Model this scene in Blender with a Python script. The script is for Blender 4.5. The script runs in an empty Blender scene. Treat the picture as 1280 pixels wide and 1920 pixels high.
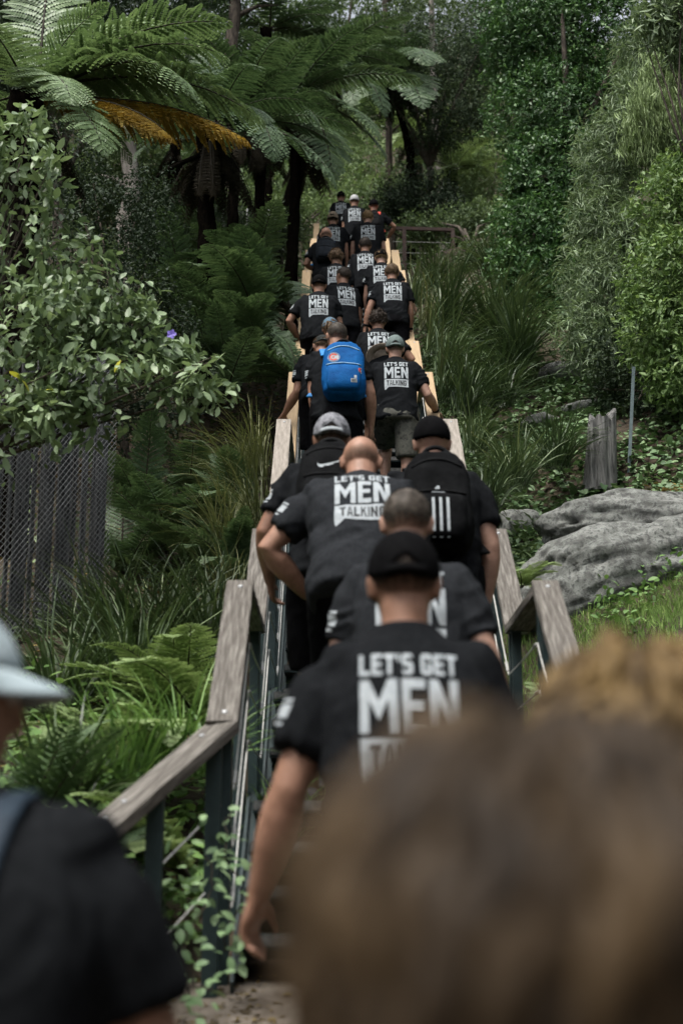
import bpy, math, random
import numpy as np
from mathutils import Vector, Matrix
from mathutils.bvhtree import BVHTree

R = math.radians
sc = bpy.context.scene
col = sc.collection
rng = np.random.default_rng(11)
random.seed(11)

# ------------------------------------------------------------------ camera
Z0 = 1.6                      # camera height above the path it stands on
PITCH = R(14.0)
FPX = 50.0 / 36.0 * 1920.0    # focal length in photograph pixels
cam_d = bpy.data.cameras.new('camera')
cam = bpy.data.objects.new('camera', cam_d)
col.objects.link(cam)
cam.location = (0, 0, Z0)
cam.rotation_euler = (math.pi / 2 + PITCH, 0, 0)
cam_d.sensor_fit = 'VERTICAL'
cam_d.sensor_height = 36.0
cam_d.lens = 50.0
cam_d.clip_start = 0.05
cam_d.clip_end = 500
cam_d.dof.use_dof = True
cam_d.dof.focus_distance = 12.5
cam_d.dof.aperture_fstop = 2.4
sc.camera = cam

# ------------------------------------------------------------------ sky, sun, exposure
SUN_EL, SUN_AZ = R(66), R(-140)
world = bpy.data.worlds.new('World')
sc.world = world
world.use_nodes = True
wn, wl = world.node_tree.nodes, world.node_tree.links
wn.clear()
sky = wn.new('ShaderNodeTexSky')
sky.sky_type = 'NISHITA'
sky.sun_disc = False
sky.sun_elevation = SUN_EL
sky.sun_rotation = SUN_AZ
sky.air_density = 1.0
sky.dust_density = 4.0
hs = wn.new('ShaderNodeHueSaturation')
hs.inputs['Saturation'].default_value = 0.30
bg = wn.new('ShaderNodeBackground')
bg.inputs['Strength'].default_value = 0.095
wo = wn.new('ShaderNodeOutputWorld')
wl.new(sky.outputs[0], hs.inputs['Color'])
wl.new(hs.outputs[0], bg.inputs['Color'])
wl.new(bg.outputs[0], wo.inputs['Surface'])
sun_d = bpy.data.lights.new('sun', 'SUN')
sun_d.energy = 1.5
sun_d.angle = R(30)
sun_d.color = (1.0, 0.96, 0.9)
sun = bpy.data.objects.new('sun', sun_d)
col.objects.link(sun)
sun.rotation_euler = Vector((math.sin(SUN_AZ) * math.cos(SUN_EL), math.cos(SUN_AZ) * math.cos(SUN_EL), math.sin(SUN_EL))).to_track_quat('Z', 'Y').to_euler()
vs = sc.view_settings
vs.view_transform = 'Standard'
vs.look = 'None'
vs.gamma = 1.0
vs.use_curve_mapping = False
vs.exposure = 1.55
sc.cycles.use_denoising = True
sc.cycles.use_adaptive_sampling = True
sc.cycles.adaptive_threshold = 0.025
sc.cycles.caustics_reflective = False
sc.cycles.caustics_refractive = False
sc.cycles.max_bounces = 4
sc.cycles.diffuse_bounces = 3
sc.cycles.transparent_max_bounces = 6


# ------------------------------------------------------------------ helpers
def pix(px, py, Y):
    """world point at forward distance Y seen at a place in the photograph (used to survey the site)"""
    u = (px - 640) / FPX
    v = (960 - py) / FPX
    dy = math.cos(PITCH) - v * math.sin(PITCH)
    dz = math.sin(PITCH) + v * math.cos(PITCH)
    k = Y / dy
    return np.array((u * k, Y, Z0 + dz * k))


def nrm(v):
    v = np.asarray(v, float)
    return v / (np.linalg.norm(v) + 1e-12)


def nrmr(a):
    return a / (np.linalg.norm(a, axis=1, keepdims=True) + 1e-12)


def _hash(i, j, k, s):
    h = (i * 374761393 + j * 668265263 + k * 2147483647 + s * 974634777) & 0xFFFFFFFF
    h = ((h ^ (h >> 13)) * 1274126177) & 0xFFFFFFFF
    return ((h ^ (h >> 16)) & 0xFFFF) / 65535.0


def vnoise(P, f=1.0, seed=0):
    P = np.asarray(P, float) * f
    I = np.floor(P).astype(np.int64)
    t = P - I
    t = t * t * (3 - 2 * t)
    r = 0
    for a in (0, 1):
        for b in (0, 1):
            for c in (0, 1):
                w = (t[:, 0] if a else 1 - t[:, 0]) * (t[:, 1] if b else 1 - t[:, 1]) * (t[:, 2] if c else 1 - t[:, 2])
                r = r + w * _hash(I[:, 0] + a, I[:, 1] + b, I[:, 2] + c, seed)
    return r * 2 - 1


def fbm(P, f=1.0, o=4, seed=0):
    r, a = 0, 1.0
    for i in range(o):
        r = r + a * vnoise(P, f, seed + i)
        f *= 2.03
        a *= 0.5
    return r


def make_mesh(name, V, F, mat=None, var=None, smooth=False, mats=None, mi=None):
    """V (n,3); F (m,k) array of equal faces or list of faces; var = per-vertex value kept as attribute 'var'"""
    me = bpy.data.meshes.new(name)
    V = np.ascontiguousarray(V, dtype=np.float32)
    if isinstance(F, np.ndarray):
        m, k = F.shape
        me.vertices.add(len(V))
        me.vertices.foreach_set('co', V.ravel())
        me.loops.add(m * k)
        me.loops.foreach_set('vertex_index', np.ascontiguousarray(F, dtype=np.int32).ravel())
        me.polygons.add(m)
        me.polygons.foreach_set('loop_start', np.arange(0, m * k, k, dtype=np.int32))
        me.update(calc_edges=True)
    else:
        me.from_pydata([tuple(v) for v in V.tolist()], [], F)
        me.update()
    if var is not None:
        at = me.attributes.new('var', 'FLOAT', 'POINT')
        at.data.foreach_set('value', np.ascontiguousarray(var, dtype=np.float32))
    for m_ in (mats or ([mat] if mat else [])):
        me.materials.append(m_)
    if mi is not None:
        me.polygons.foreach_set('material_index', np.asarray(mi, dtype=np.int32))
    if smooth:
        me.polygons.foreach_set('use_smooth', np.ones(len(me.polygons), dtype=bool))
    return me


def tag(o, label=None, cat=None, group=None, kind=None):
    if label:
        o['label'] = label
    if cat:
        o['category'] = cat
    if group:
        o['group'] = group
    if kind:
        o['kind'] = kind
    return o


def put(name, me, parent=None, loc=(0, 0, 0)):
    o = bpy.data.objects.new(name, me)
    col.objects.link(o)
    o.location = loc
    if parent is not None:
        o.parent = parent
    return o


def empty(name, loc):
    o = bpy.data.objects.new(name, None)
    o.empty_display_size = 0.1
    col.objects.link(o)
    o.location = loc
    return o


class MB:
    """collects pieces of one mesh"""
    def __init__(s):
        s.V, s.F, s.n, s.mi, s.var = [], [], 0, [], []

    def add(s, V, F, mi=0, var=0.5):
        V = np.asarray(V, float)
        s.V.append(V)
        s.F += [tuple(int(i) + s.n for i in f) for f in F]
        s.mi += [mi] * len(F)
        s.var.append(np.full(len(V), var) if np.isscalar(var) else var)
        s.n += len(V)
        return s

    def box(s, c, h, ax=None, mi=0):
        ax = np.eye(3) if ax is None else np.asarray(ax, float)
        sg = np.array([(x, y, z) for z in (-1, 1) for y in (-1, 1) for x in (-1, 1)], float)
        V = np.asarray(c) + (sg * np.asarray(h)) @ ax
        return s.add(V, [(0, 2, 3, 1), (4, 5, 7, 6), (0, 1, 5, 4), (2, 6, 7, 3), (0, 4, 6, 2), (1, 3, 7, 5)], mi)

    def bar(s, a, b, w, t, up=(0, 0, 1), mi=0):
        a, b = np.asarray(a, float), np.asarray(b, float)
        d = nrm(b - a)
        x = nrm(np.cross(d, up))
        z = np.cross(x, d)
        return s.box((a + b) / 2, (w / 2, np.linalg.norm(b - a) / 2, t / 2), (x, d, z), mi)

    def tube(s, P, r, n=8, mi=0, flat=None, var=0.5, up0=(0.13, 0.2, 1)):
        """flat=(kx,ky) scales the section; up0 steers which way ky points"""
        P = np.asarray(P, float)
        m = len(P)
        r = np.full(m, r) if np.isscalar(r) else np.asarray(r, float)
        T = np.gradient(P, axis=0)
        T = nrmr(T)
        kx, ky = flat or (1, 1)
        a = np.arange(n) * 2 * math.pi / n
        up = np.asarray(up0, float)
        rows = []
        for i in range(m):
            x = np.cross(T[i], up)
            if np.linalg.norm(x) < 1e-3:
                x = np.cross(T[i], (1, 0, 0))
            x = nrm(x)
            y = np.cross(x, T[i])
            if flat is None:
                up = y
            rows.append(P[i] + r[i] * (np.outer(np.cos(a) * kx, x) + np.outer(np.sin(a) * ky, y)))
        V = np.concatenate(rows)
        F = [(i * n + j, i * n + (j + 1) % n, (i + 1) * n + (j + 1) % n, (i + 1) * n + j) for i in range(m - 1) for j in range(n)]
        F += [tuple(range(n - 1, -1, -1)), tuple(range((m - 1) * n, m * n))]
        return s.add(V, F, mi, var)

    def loft(s, rings, n=20, mi=0):
        """rings: (centre, axis_u, axis_v, ru, rv, exponent)"""
        a = np.arange(n) * 2 * math.pi / n
        V = []
        for c, u, v, ru, rv, e in rings:
            cu = np.sign(np.cos(a)) * np.abs(np.cos(a)) ** (2 / e)
            cv = np.sign(np.sin(a)) * np.abs(np.sin(a)) ** (2 / e)
            V.append(np.asarray(c) + np.outer(cu * ru, u) + np.outer(cv * rv, v))
        m = len(rings)
        F = [(i * n + j, i * n + (j + 1) % n, (i + 1) * n + (j + 1) % n, (i + 1) * n + j) for i in range(m - 1) for j in range(n)]
        F += [tuple(range(n - 1, -1, -1)), tuple(range((m - 1) * n, m * n))]
        return s.add(np.concatenate(V), F, mi)

    def ball(s, c, r, ax=None, n=12, m=8, mi=0):
        ax = np.eye(3) if ax is None else np.asarray(ax, float)
        V = [(0, 0, -1)]
        for i in range(1, m):
            p = -math.pi / 2 + math.pi * i / m
            V += [(math.cos(p) * math.cos(2 * math.pi * j / n), math.cos(p) * math.sin(2 * math.pi * j / n), math.sin(p)) for j in range(n)]
        V += [(0, 0, 1)]
        F = [(0, 1 + (j + 1) % n, 1 + j) for j in range(n)]
        for i in range(m - 2):
            F += [(1 + i * n + j, 1 + i * n + (j + 1) % n, 1 + (i + 1) * n + (j + 1) % n, 1 + (i + 1) * n + j) for j in range(n)]
        L = len(V) - 1
        b = 1 + (m - 2) * n
        F += [(L, b + j, b + (j + 1) % n) for j in range(n)]
        return s.add(np.asarray(c) + (np.array(V) * np.asarray(r)) @ ax, F, mi)

    def arrays(s, off=(0, 0, 0)):
        return np.concatenate(s.V) - np.asarray(off), s.F

    def mesh(s, name, mats, off=(0, 0, 0), smooth=False, var=False):
        V, F = s.arrays(off)
        mats = mats if isinstance(mats, (list, tuple)) else [mats]
        return make_mesh(name, V, F, mats=mats, mi=s.mi if len(mats) > 1 else None, smooth=smooth, var=np.concatenate(s.var) if var else None)


# ------------------------------------------------------------------ materials
def mat_base(name):
    m = bpy.data.materials.new(name)
    m.use_nodes = True
    nt = m.node_tree
    b = nt.nodes['Principled BSDF']
    return m, nt.nodes, nt.links, b


def ramp(n, stops):
    r = n.new('ShaderNodeValToRGB')
    e = r.color_ramp.elements
    while len(e) < len(stops):
        e.new(0.5)
    for k, (p, c) in enumerate(stops):
        e[k].position = p
        e[k].color = (*c, 1)
    return r


def mat_noise(name, c1, c2, scale=20, rough=0.8, bump=0.2, stretch=(1, 1, 1), coord='Object', detail=6, c3=None, sheen=0, bdist=0.01, spec=0.3, metal=0, lo=0.35, hi=0.65):
    m, n, l, b = mat_base(name)
    tc = n.new('ShaderNodeTexCoord')
    mp = n.new('ShaderNodeMapping')
    mp.inputs['Scale'].default_value = stretch
    nz = n.new('ShaderNodeTexNoise')
    nz.inputs['Scale'].default_value = scale
    nz.inputs['Detail'].default_value = detail
    nz.inputs['Roughness'].default_value = 0.65
    stops = [(lo, c1), (hi, c2)] if c3 is None else [(lo, c1), ((lo + hi) / 2, c2), (hi, c3)]
    rp = ramp(n, stops)
    l.new(tc.outputs[coord], mp.inputs[0])
    l.new(mp.outputs[0], nz.inputs['Vector'])
    l.new(nz.outputs[0], rp.inputs[0])
    l.new(rp.outputs[0], b.inputs['Base Color'])
    b.inputs['Roughness'].default_value = rough
    b.inputs['Specular IOR Level'].default_value = spec
    b.inputs['Metallic'].default_value = metal
    if sheen:
        b.inputs['Sheen Weight'].default_value = sheen
        b.inputs['Sheen Roughness'].default_value = 0.5
    if bump:
        bp = n.new('ShaderNodeBump')
        bp.inputs['Strength'].default_value = bump
        bp.inputs['Distance'].default_value = bdist
        l.new(nz.outputs[0], bp.inputs['Height'])
        l.new(bp.outputs[0], b.inputs['Normal'])
    return m


def mat_leaf(name, stops, rough=0.5, trans=0.25, spec=0.35, tint=(1.1, 1.12, 0.8)):
    """leaf colour picked by the mesh's own 'var' attribute and the object's random number"""
    if trans > 0:
        stops = [(p_, tuple(min(.6, v_ * g_) for v_, g_ in zip(c_, (1.14, 1.32, 1.00)))) for p_, c_ in stops]
    m, n, l, b = mat_base(name)
    at = n.new('ShaderNodeAttribute')
    at.attribute_name = 'var'
    oi = n.new('ShaderNodeObjectInfo')
    mx = n.new('ShaderNodeMath')
    mx.operation = 'MULTIPLY_ADD'
    mx.inputs[1].default_value = 0.75
    ml = n.new('ShaderNodeMath')
    ml.operation = 'MULTIPLY'
    ml.inputs[1].default_value = 0.25
    l.new(oi.outputs['Random'], ml.inputs[0])
    l.new(at.outputs['Fac'], mx.inputs[0])
    l.new(ml.outputs[0], mx.inputs[2])
    rp = ramp(n, stops)
    l.new(mx.outputs[0], rp.inputs[0])
    l.new(rp.outputs[0], b.inputs['Base Color'])
    b.inputs['Roughness'].default_value = rough
    b.inputs['Specular IOR Level'].default_value = spec
    tr = n.new('ShaderNodeBsdfTranslucent')
    mc = n.new('ShaderNodeMix')
    mc.data_type = 'RGBA'
    mc.blend_type = 'MULTIPLY'
    mc.inputs['Factor'].default_value = 1
    mc.inputs['B'].default_value = (*tint, 1)
    l.new(rp.outputs[0], mc.inputs['A'])
    l.new(mc.outputs['Result'], tr.inputs['Color'])
    ms = n.new('ShaderNodeMixShader')
    ms.inputs[0].default_value = trans
    out = n['Material Output']
    l.new(b.outputs[0], ms.inputs[1])
    l.new(tr.outputs[0], ms.inputs[2])
    l.new(ms.outputs[0], out.inputs['Surface'])
    return m


def mat_hair(name, stops, rough=0.55):
    m = mat_leaf(name, stops, rough=rough, trans=0.0, spec=0.12)
    # cropped hair thins out towards the hairline: the mesh stores how much skin shows through
    n, l = m.node_tree.nodes, m.node_tree.links
    at = n.new('ShaderNodeAttribute')
    at.attribute_name = 'thin'
    tr = n.new('ShaderNodeBsdfTransparent')
    ms = n.new('ShaderNodeMixShader')
    src = n['Material Output'].inputs['Surface'].links[0].from_socket
    l.new(at.outputs['Fac'], ms.inputs[0])
    l.new(src, ms.inputs[1])
    l.new(tr.outputs[0], ms.inputs[2])
    l.new(ms.outputs[0], n['Material Output'].inputs['Surface'])
    return m


M = {}
M['wood_grey'] = mat_noise('weathered_timber', (0.050, 0.045, 0.039), (0.125, 0.115, 0.102), scale=16, stretch=(4.5, 0.35, 4.5), rough=0.95, bump=0.8, bdist=0.006, detail=10, c3=(0.25, 0.236, 0.212), lo=0.32, hi=0.70, spec=0.1)
M['wood_mid'] = mat_noise('silvering_timber', (0.17, 0.150, 0.125), (0.30, 0.27, 0.235), scale=12, stretch=(4, 0.5, 4), rough=0.85, bump=0.3, bdist=0.003, detail=8)
M['wood_new'] = mat_noise('pale_pine', (0.29, 0.205, 0.115), (0.40, 0.295, 0.18), scale=9, stretch=(5, 0.4, 5), rough=0.75, bump=0.15, bdist=0.002, detail=8)
M['steel'] = mat_noise('dark_green_steel', (0.012, 0.026, 0.027), (0.022, 0.041, 0.042), scale=9, rough=0.5, bump=0.05, spec=0.4)
M['steel_brown'] = mat_noise('rusty_brown_rail', (0.03, 0.02, 0.017), (0.07, 0.04, 0.03), scale=20, rough=0.7, bump=0.1)
M['nosing'] = mat_noise('worn_nosing', (0.04, 0.045, 0.045), (0.13, 0.13, 0.125), scale=30, rough=0.7, bump=0.1)
M['cable'] = mat_noise('steel_cable', (0.40, 0.40, 0.38), (0.62, 0.62, 0.58), scale=60, rough=0.45, bump=0.0, metal=0.3)
M['galv'] = mat_noise('galvanised', (0.28, 0.29, 0.29), (0.42, 0.43, 0.43), scale=40, rough=0.5, bump=0.05, metal=0.5)
M['picket'] = mat_noise('painted_picket', (0.05, 0.072, 0.075), (0.085, 0.115, 0.12), scale=20, rough=0.6, bump=0.1)
M['paling'] = mat_noise('old_paling', (0.008, 0.0085, 0.009), (0.10, 0.105, 0.108), scale=10, stretch=(4, 4, 0.4), rough=0.9, bump=0.4, detail=8)
M['wire'] = mat_noise('netting_wire', (0.09, 0.095, 0.097), (0.20, 0.21, 0.21), scale=60, rough=0.6, bump=0)
M['bark'] = mat_noise('bark', (0.025, 0.02, 0.016), (0.11, 0.09, 0.07), scale=7, stretch=(3, 3, 0.7), rough=0.95, bump=0.8, bdist=0.03, detail=8)
M['bark_pale'] = mat_noise('pale_bark', (0.13, 0.115, 0.10), (0.26, 0.235, 0.21), scale=4, stretch=(2, 2, 0.5), rough=0.9, bump=0.4, bdist=0.02)
M['fern_trunk'] = mat_noise('fern_trunk', (0.0015, 0.0013, 0.001), (0.009, 0.007, 0.005), scale=22, stretch=(2, 2, 0.6), rough=1.0, bump=1.0, bdist=0.04, spec=0.02)
M['stump'] = mat_noise('grey_stump', (0.03, 0.03, 0.029), (0.21, 0.207, 0.198), scale=9, stretch=(4, 4, 0.35), rough=0.95, bump=0.9, bdist=0.02, detail=9)
M['soil'] = mat_noise('soil', (0.0154, 0.0112, 0.0077), (0.0525, 0.0385, 0.0252), scale=3.5, rough=0.95, bump=0.7, bdist=0.05, detail=10, c3=(0.0280, 0.0294, 0.0126), coord='Object')
M['sand'] = mat_noise('sandy_path', (0.0936, 0.0756, 0.0576), (0.2376, 0.2052, 0.1692), scale=5, rough=0.95, bump=0.5, bdist=0.02, detail=10)
M['strap_dark'] = mat_noise('black_webbing', (0.004, 0.0043, 0.0046), (0.008, 0.0083, 0.009), scale=80, rough=0.85, bump=0.2, bdist=0.002, spec=0.1)
M['shirt'] = mat_noise('black_cotton', (0.0068, 0.0076, 0.0086), (0.0115, 0.0126, 0.0140), scale=55, rough=0.9, bump=0.25, bdist=0.003, spec=0.03)
M['shirt2'] = mat_noise('faded_black_cotton', (0.0142, 0.0159, 0.0180), (0.0218, 0.0237, 0.0264), scale=55, rough=0.9, bump=0.25, bdist=0.003, spec=0.04)
M['shorts'] = mat_noise('black_shorts', (0.0025, 0.0025, 0.003), (0.005, 0.005, 0.006), scale=30, rough=0.9, bump=0.2, spec=0.03)
M['camo'] = mat_noise('olive_shorts', (0.018, 0.020, 0.016), (0.075, 0.075, 0.062), scale=14, rough=0.85, bump=0.2, detail=3, c3=(0.04, 0.043, 0.036))
M['print'] = mat_noise('white_print', (0.26, 0.29, 0.305), (0.35, 0.38, 0.395), scale=60, rough=0.8, bump=0)
M['ink'] = mat_noise('dark_ink', (0.018, 0.019, 0.02), (0.03, 0.031, 0.033), scale=60, rough=0.8, bump=0)
M['shoe'] = mat_noise('shoe', (0.03, 0.03, 0.032), (0.06, 0.06, 0.065), scale=30, rough=0.7, bump=0.1)
M['shoe_pale'] = mat_noise('pale_shoe', (0.45, 0.45, 0.45), (0.6, 0.6, 0.6), scale=30, rough=0.7, bump=0.1)
M['cap_black'] = mat_noise('black_cap', (0.003, 0.003, 0.0033), (0.0055, 0.0056, 0.006), scale=50, rough=0.9, bump=0.2, bdist=0.002, spec=0.03)
M['cap_camo'] = mat_noise('grey_camo_cap', (0.022, 0.024, 0.028), (0.223, 0.229, 0.248), scale=22, rough=0.85, bump=0.1, detail=3, c3=(0.068, 0.071, 0.081))
M['cap_sage'] = mat_noise('sage_cap', (0.093, 0.124, 0.118), (0.136, 0.171, 0.164), scale=30, rough=0.85, bump=0.2)
M['cap_beige'] = mat_noise('beige_cap', (0.273, 0.211, 0.155), (0.347, 0.279, 0.211), scale=30, rough=0.85, bump=0.2)
M['cap_white'] = mat_noise('white_cap', (0.310, 0.310, 0.310), (0.409, 0.409, 0.409), scale=30, rough=0.85, bump=0.2)
M['cap_blue'] = mat_noise('blue_cap', (0.081, 0.149, 0.211), (0.124, 0.205, 0.273), scale=30, rough=0.85, bump=0.2)
M['cap_ice'] = mat_noise('pale_blue_cap', (0.30, 0.37, 0.395), (0.37, 0.44, 0.465), scale=30, rough=0.85, bump=0.2)
M['cap_olive'] = mat_noise('dark_olive_cap', (0.018, 0.022, 0.02), (0.03, 0.035, 0.032), scale=30, rough=0.85, bump=0.2)
M['tan_brim'] = mat_noise('tan_felt', (0.14, 0.115, 0.09), (0.22, 0.18, 0.14), scale=30, rough=0.9, bump=0.2)
M['blue_pack'] = mat_noise('blue_nylon', (0.002, 0.055, 0.19), (0.004, 0.085, 0.26), scale=9, rough=0.7, bump=0.5, bdist=0.02, spec=0.08)
M['blue_strap'] = mat_noise('blue_webbing', (0.008, 0.13, 0.36), (0.015, 0.18, 0.44), scale=40, rough=0.6, bump=0.2)
M['black_pack'] = mat_noise('black_nylon', (0.003, 0.0033, 0.0036), (0.008, 0.0085, 0.009), scale=12, rough=0.8, bump=0.5, bdist=0.015, spec=0.03)
M['grey_pack'] = mat_noise('slate_nylon', (0.008, 0.010, 0.013), (0.016, 0.020, 0.025), scale=18, rough=0.8, bump=0.4, bdist=0.01, spec=0.05)
M['red'] = mat_noise('red_webbing', (0.42, 0.035, 0.02), (0.55, 0.06, 0.03), scale=40, rough=0.6, bump=0.1)
M['navy'] = mat_noise('navy_webbing', (0.006, 0.015, 0.026), (0.010, 0.023, 0.038), scale=40, rough=0.7, bump=0.1)
M['zip'] = mat_noise('zip_tape', (0.16, 0.30, 0.45), (0.25, 0.40, 0.52), scale=40, rough=0.6, bump=0.1)
M['eye'] = mat_noise('eye', (0.55, 0.52, 0.5), (0.65, 0.62, 0.6), scale=10, rough=0.2, bump=0)
M['pupil'] = mat_noise('pupil', (0.02, 0.015, 0.012), (0.03, 0.02, 0.016), scale=10, rough=0.2, bump=0)
for k_, a_, b_ in (('skin_a', (0.225, 0.118, 0.075), (0.34, 0.185, 0.125)), ('skin_b', (0.155, 0.076, 0.046), (0.235, 0.122, 0.077)), ('skin_c', (0.27, 0.152, 0.108), (0.39, 0.235, 0.172))):
    M[k_] = mat_noise(k_, a_, b_, scale=18, rough=0.55, bump=0.15, bdist=0.004, spec=0.4, detail=5)
M['hair_dark'] = mat_hair('dark_hair', [(0, (0.012, 0.009, 0.007)), (1, (0.055, 0.042, 0.032))])
M['hair_brown'] = mat_hair('brown_hair', [(0, (0.035, 0.022, 0.013)), (1, (0.16, 0.105, 0.062))])
M['hair_grey'] = mat_hair('greying_hair', [(0, (0.018, 0.015, 0.012)), (0.6, (0.055, 0.046, 0.037)), (1, (0.15, 0.13, 0.11))])
M['hair_ring'] = mat_hair('shaved_hair', [(0, (0.10, 0.066, 0.047)), (1, (0.19, 0.125, 0.09))])
M['hair_fair'] = mat_hair('fair_hair', [(0, (0.09, 0.055, 0.026)), (1, (0.28, 0.19, 0.10))])
M['hair_front'] = mat_hair('brown_wavy_hair', [(0, (0.004, 0.003, 0.0022)), (0.4, (0.024, 0.0165, 0.0105)), (1, (0.11, 0.073, 0.038))])
M['hair_curl'] = mat_hair('golden_brown_hair', [(0, (0.02, 0.012, 0.006)), (0.5, (0.075, 0.048, 0.021)), (1, (0.24, 0.16, 0.065))])
# foliage
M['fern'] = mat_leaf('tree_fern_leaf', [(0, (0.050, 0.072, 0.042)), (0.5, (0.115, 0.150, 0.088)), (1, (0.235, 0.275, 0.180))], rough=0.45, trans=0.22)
M['fern_mid'] = mat_leaf('shaded_fern_leaf', [(0, (0.0225, 0.0375, 0.0240)), (0.5, (0.0525, 0.0772, 0.0465)), (1, (0.1087, 0.1387, 0.0863))], rough=0.5, trans=0.22)  # shade of the fern hollow is put into this darker leaf colour
M['fern_bright'] = mat_leaf('pale_fern_leaf', [(0, (0.0805, 0.1092, 0.0517)), (0.5, (0.1725, 0.2070, 0.1092)), (1, (0.3105, 0.3450, 0.2070))], rough=0.5, trans=0.25)
M['fern_dead'] = mat_leaf('golden_dead_frond', [(0, (0.10, 0.05, 0.014)), (0.5, (0.24, 0.140, 0.035)), (1, (0.40, 0.26, 0.075))], rough=0.7, trans=0.3, tint=(1.2, 1.0, 0.5))
M['skirt'] = mat_leaf('brown_dead_frond', [(0, (0.006, 0.0045, 0.003)), (1, (0.035, 0.023, 0.014))], rough=0.9, trans=0.1)
M['stalk'] = mat_noise('fern_stalk', (0.012, 0.010, 0.007), (0.035, 0.028, 0.016), scale=20, rough=0.8, bump=0.2)
M['shrub'] = mat_leaf('grey_green_leaf', [(0, (0.0770, 0.1012, 0.0682)), (0.5, (0.1705, 0.2035, 0.1408)), (1, (0.3300, 0.3630, 0.2695))], rough=0.42, trans=0.2, spec=0.4)
M['yellow_leaf'] = mat_leaf('yellow_leaf', [(0, (0.40, 0.32, 0.05)), (1, (0.55, 0.45, 0.09))], trans=0.3)
M['petal'] = mat_leaf('purple_petal', [(0, (0.16, 0.10, 0.55)), (1, (0.25, 0.17, 0.70))], trans=0.2, tint=(1, 1, 1))
M['hedge'] = mat_leaf('glossy_hedge_leaf', [(0, (0.018, 0.040, 0.020)), (0.5, (0.050, 0.092, 0.042)), (0.78, (0.105, 0.165, 0.072)), (1, (0.20, 0.28, 0.12))], rough=0.42, trans=0.2, spec=0.3)
M['bright'] = mat_leaf('fresh_green_leaf', [(0, (0.035, 0.060, 0.024)), (0.5, (0.110, 0.152, 0.068)), (1, (0.29, 0.33, 0.17))], rough=0.48, trans=0.28, spec=0.25)
M['silver'] = mat_leaf('silvery_leaf', [(0, (0.070, 0.090, 0.066)), (0.5, (0.150, 0.178, 0.130)), (1, (0.30, 0.33, 0.26))], rough=0.5, trans=0.18)
M['weep'] = mat_leaf('weeping_leaf', [(0, (0.11, 0.14, 0.075)), (1, (0.25, 0.29, 0.16))], rough=0.5, trans=0.25)
M['strapleaf'] = mat_leaf('strap_leaf', [(0, (0.0153, 0.0260, 0.0130)), (0.45, (0.0474, 0.0650, 0.0352)), (0.8, (0.1148, 0.1339, 0.0803)), (1, (0.2601, 0.2448, 0.1530))], rough=0.45, trans=0.12, spec=0.35)
M['drygrass'] = mat_leaf('dry_grass_leaf', [(0, (0.0358, 0.0403, 0.0195)), (0.5, (0.0878, 0.0878, 0.0468)), (1, (0.2080, 0.1820, 0.1105))], rough=0.6, trans=0.2)
M['ivy'] = mat_leaf('ground_ivy_leaf', [(0, (0.040, 0.068, 0.038)), (0.5, (0.100, 0.140, 0.085)), (1, (0.23, 0.28, 0.19))], rough=0.5, trans=0.12, spec=0.25)
M['weed'] = mat_leaf('weed_leaf', [(0, (0.0438, 0.0813, 0.0300)), (0.5, (0.1187, 0.1812, 0.0725)), (1, (0.2500, 0.3313, 0.1438))], rough=0.48, trans=0.22, spec=0.25)
M['lawn'] = mat_leaf('lawn_blade', [(0, (0.060, 0.098, 0.028)), (0.6, (0.125, 0.175, 0.058)), (1, (0.27, 0.30, 0.13))], rough=0.6, trans=0.2, spec=0.15)
M['litter'] = mat_leaf('fallen_leaf', [(0, (0.07, 0.045, 0.022)), (0.6, (0.20, 0.125, 0.055)), (1, (0.38, 0.24, 0.10))], rough=0.8, trans=0.1)
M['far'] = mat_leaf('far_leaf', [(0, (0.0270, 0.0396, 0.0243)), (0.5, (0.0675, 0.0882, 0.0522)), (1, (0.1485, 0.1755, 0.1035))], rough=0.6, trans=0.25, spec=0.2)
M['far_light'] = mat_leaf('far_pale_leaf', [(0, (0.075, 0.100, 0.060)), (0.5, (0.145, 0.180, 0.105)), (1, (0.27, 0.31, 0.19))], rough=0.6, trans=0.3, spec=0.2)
M['far_dark'] = mat_leaf('far_dark_leaf', [(0, (0.0091, 0.0149, 0.0104)), (0.5, (0.0221, 0.0325, 0.0221)), (1, (0.0553, 0.0715, 0.0455))], rough=0.6, trans=0.15, spec=0.2)


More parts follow.
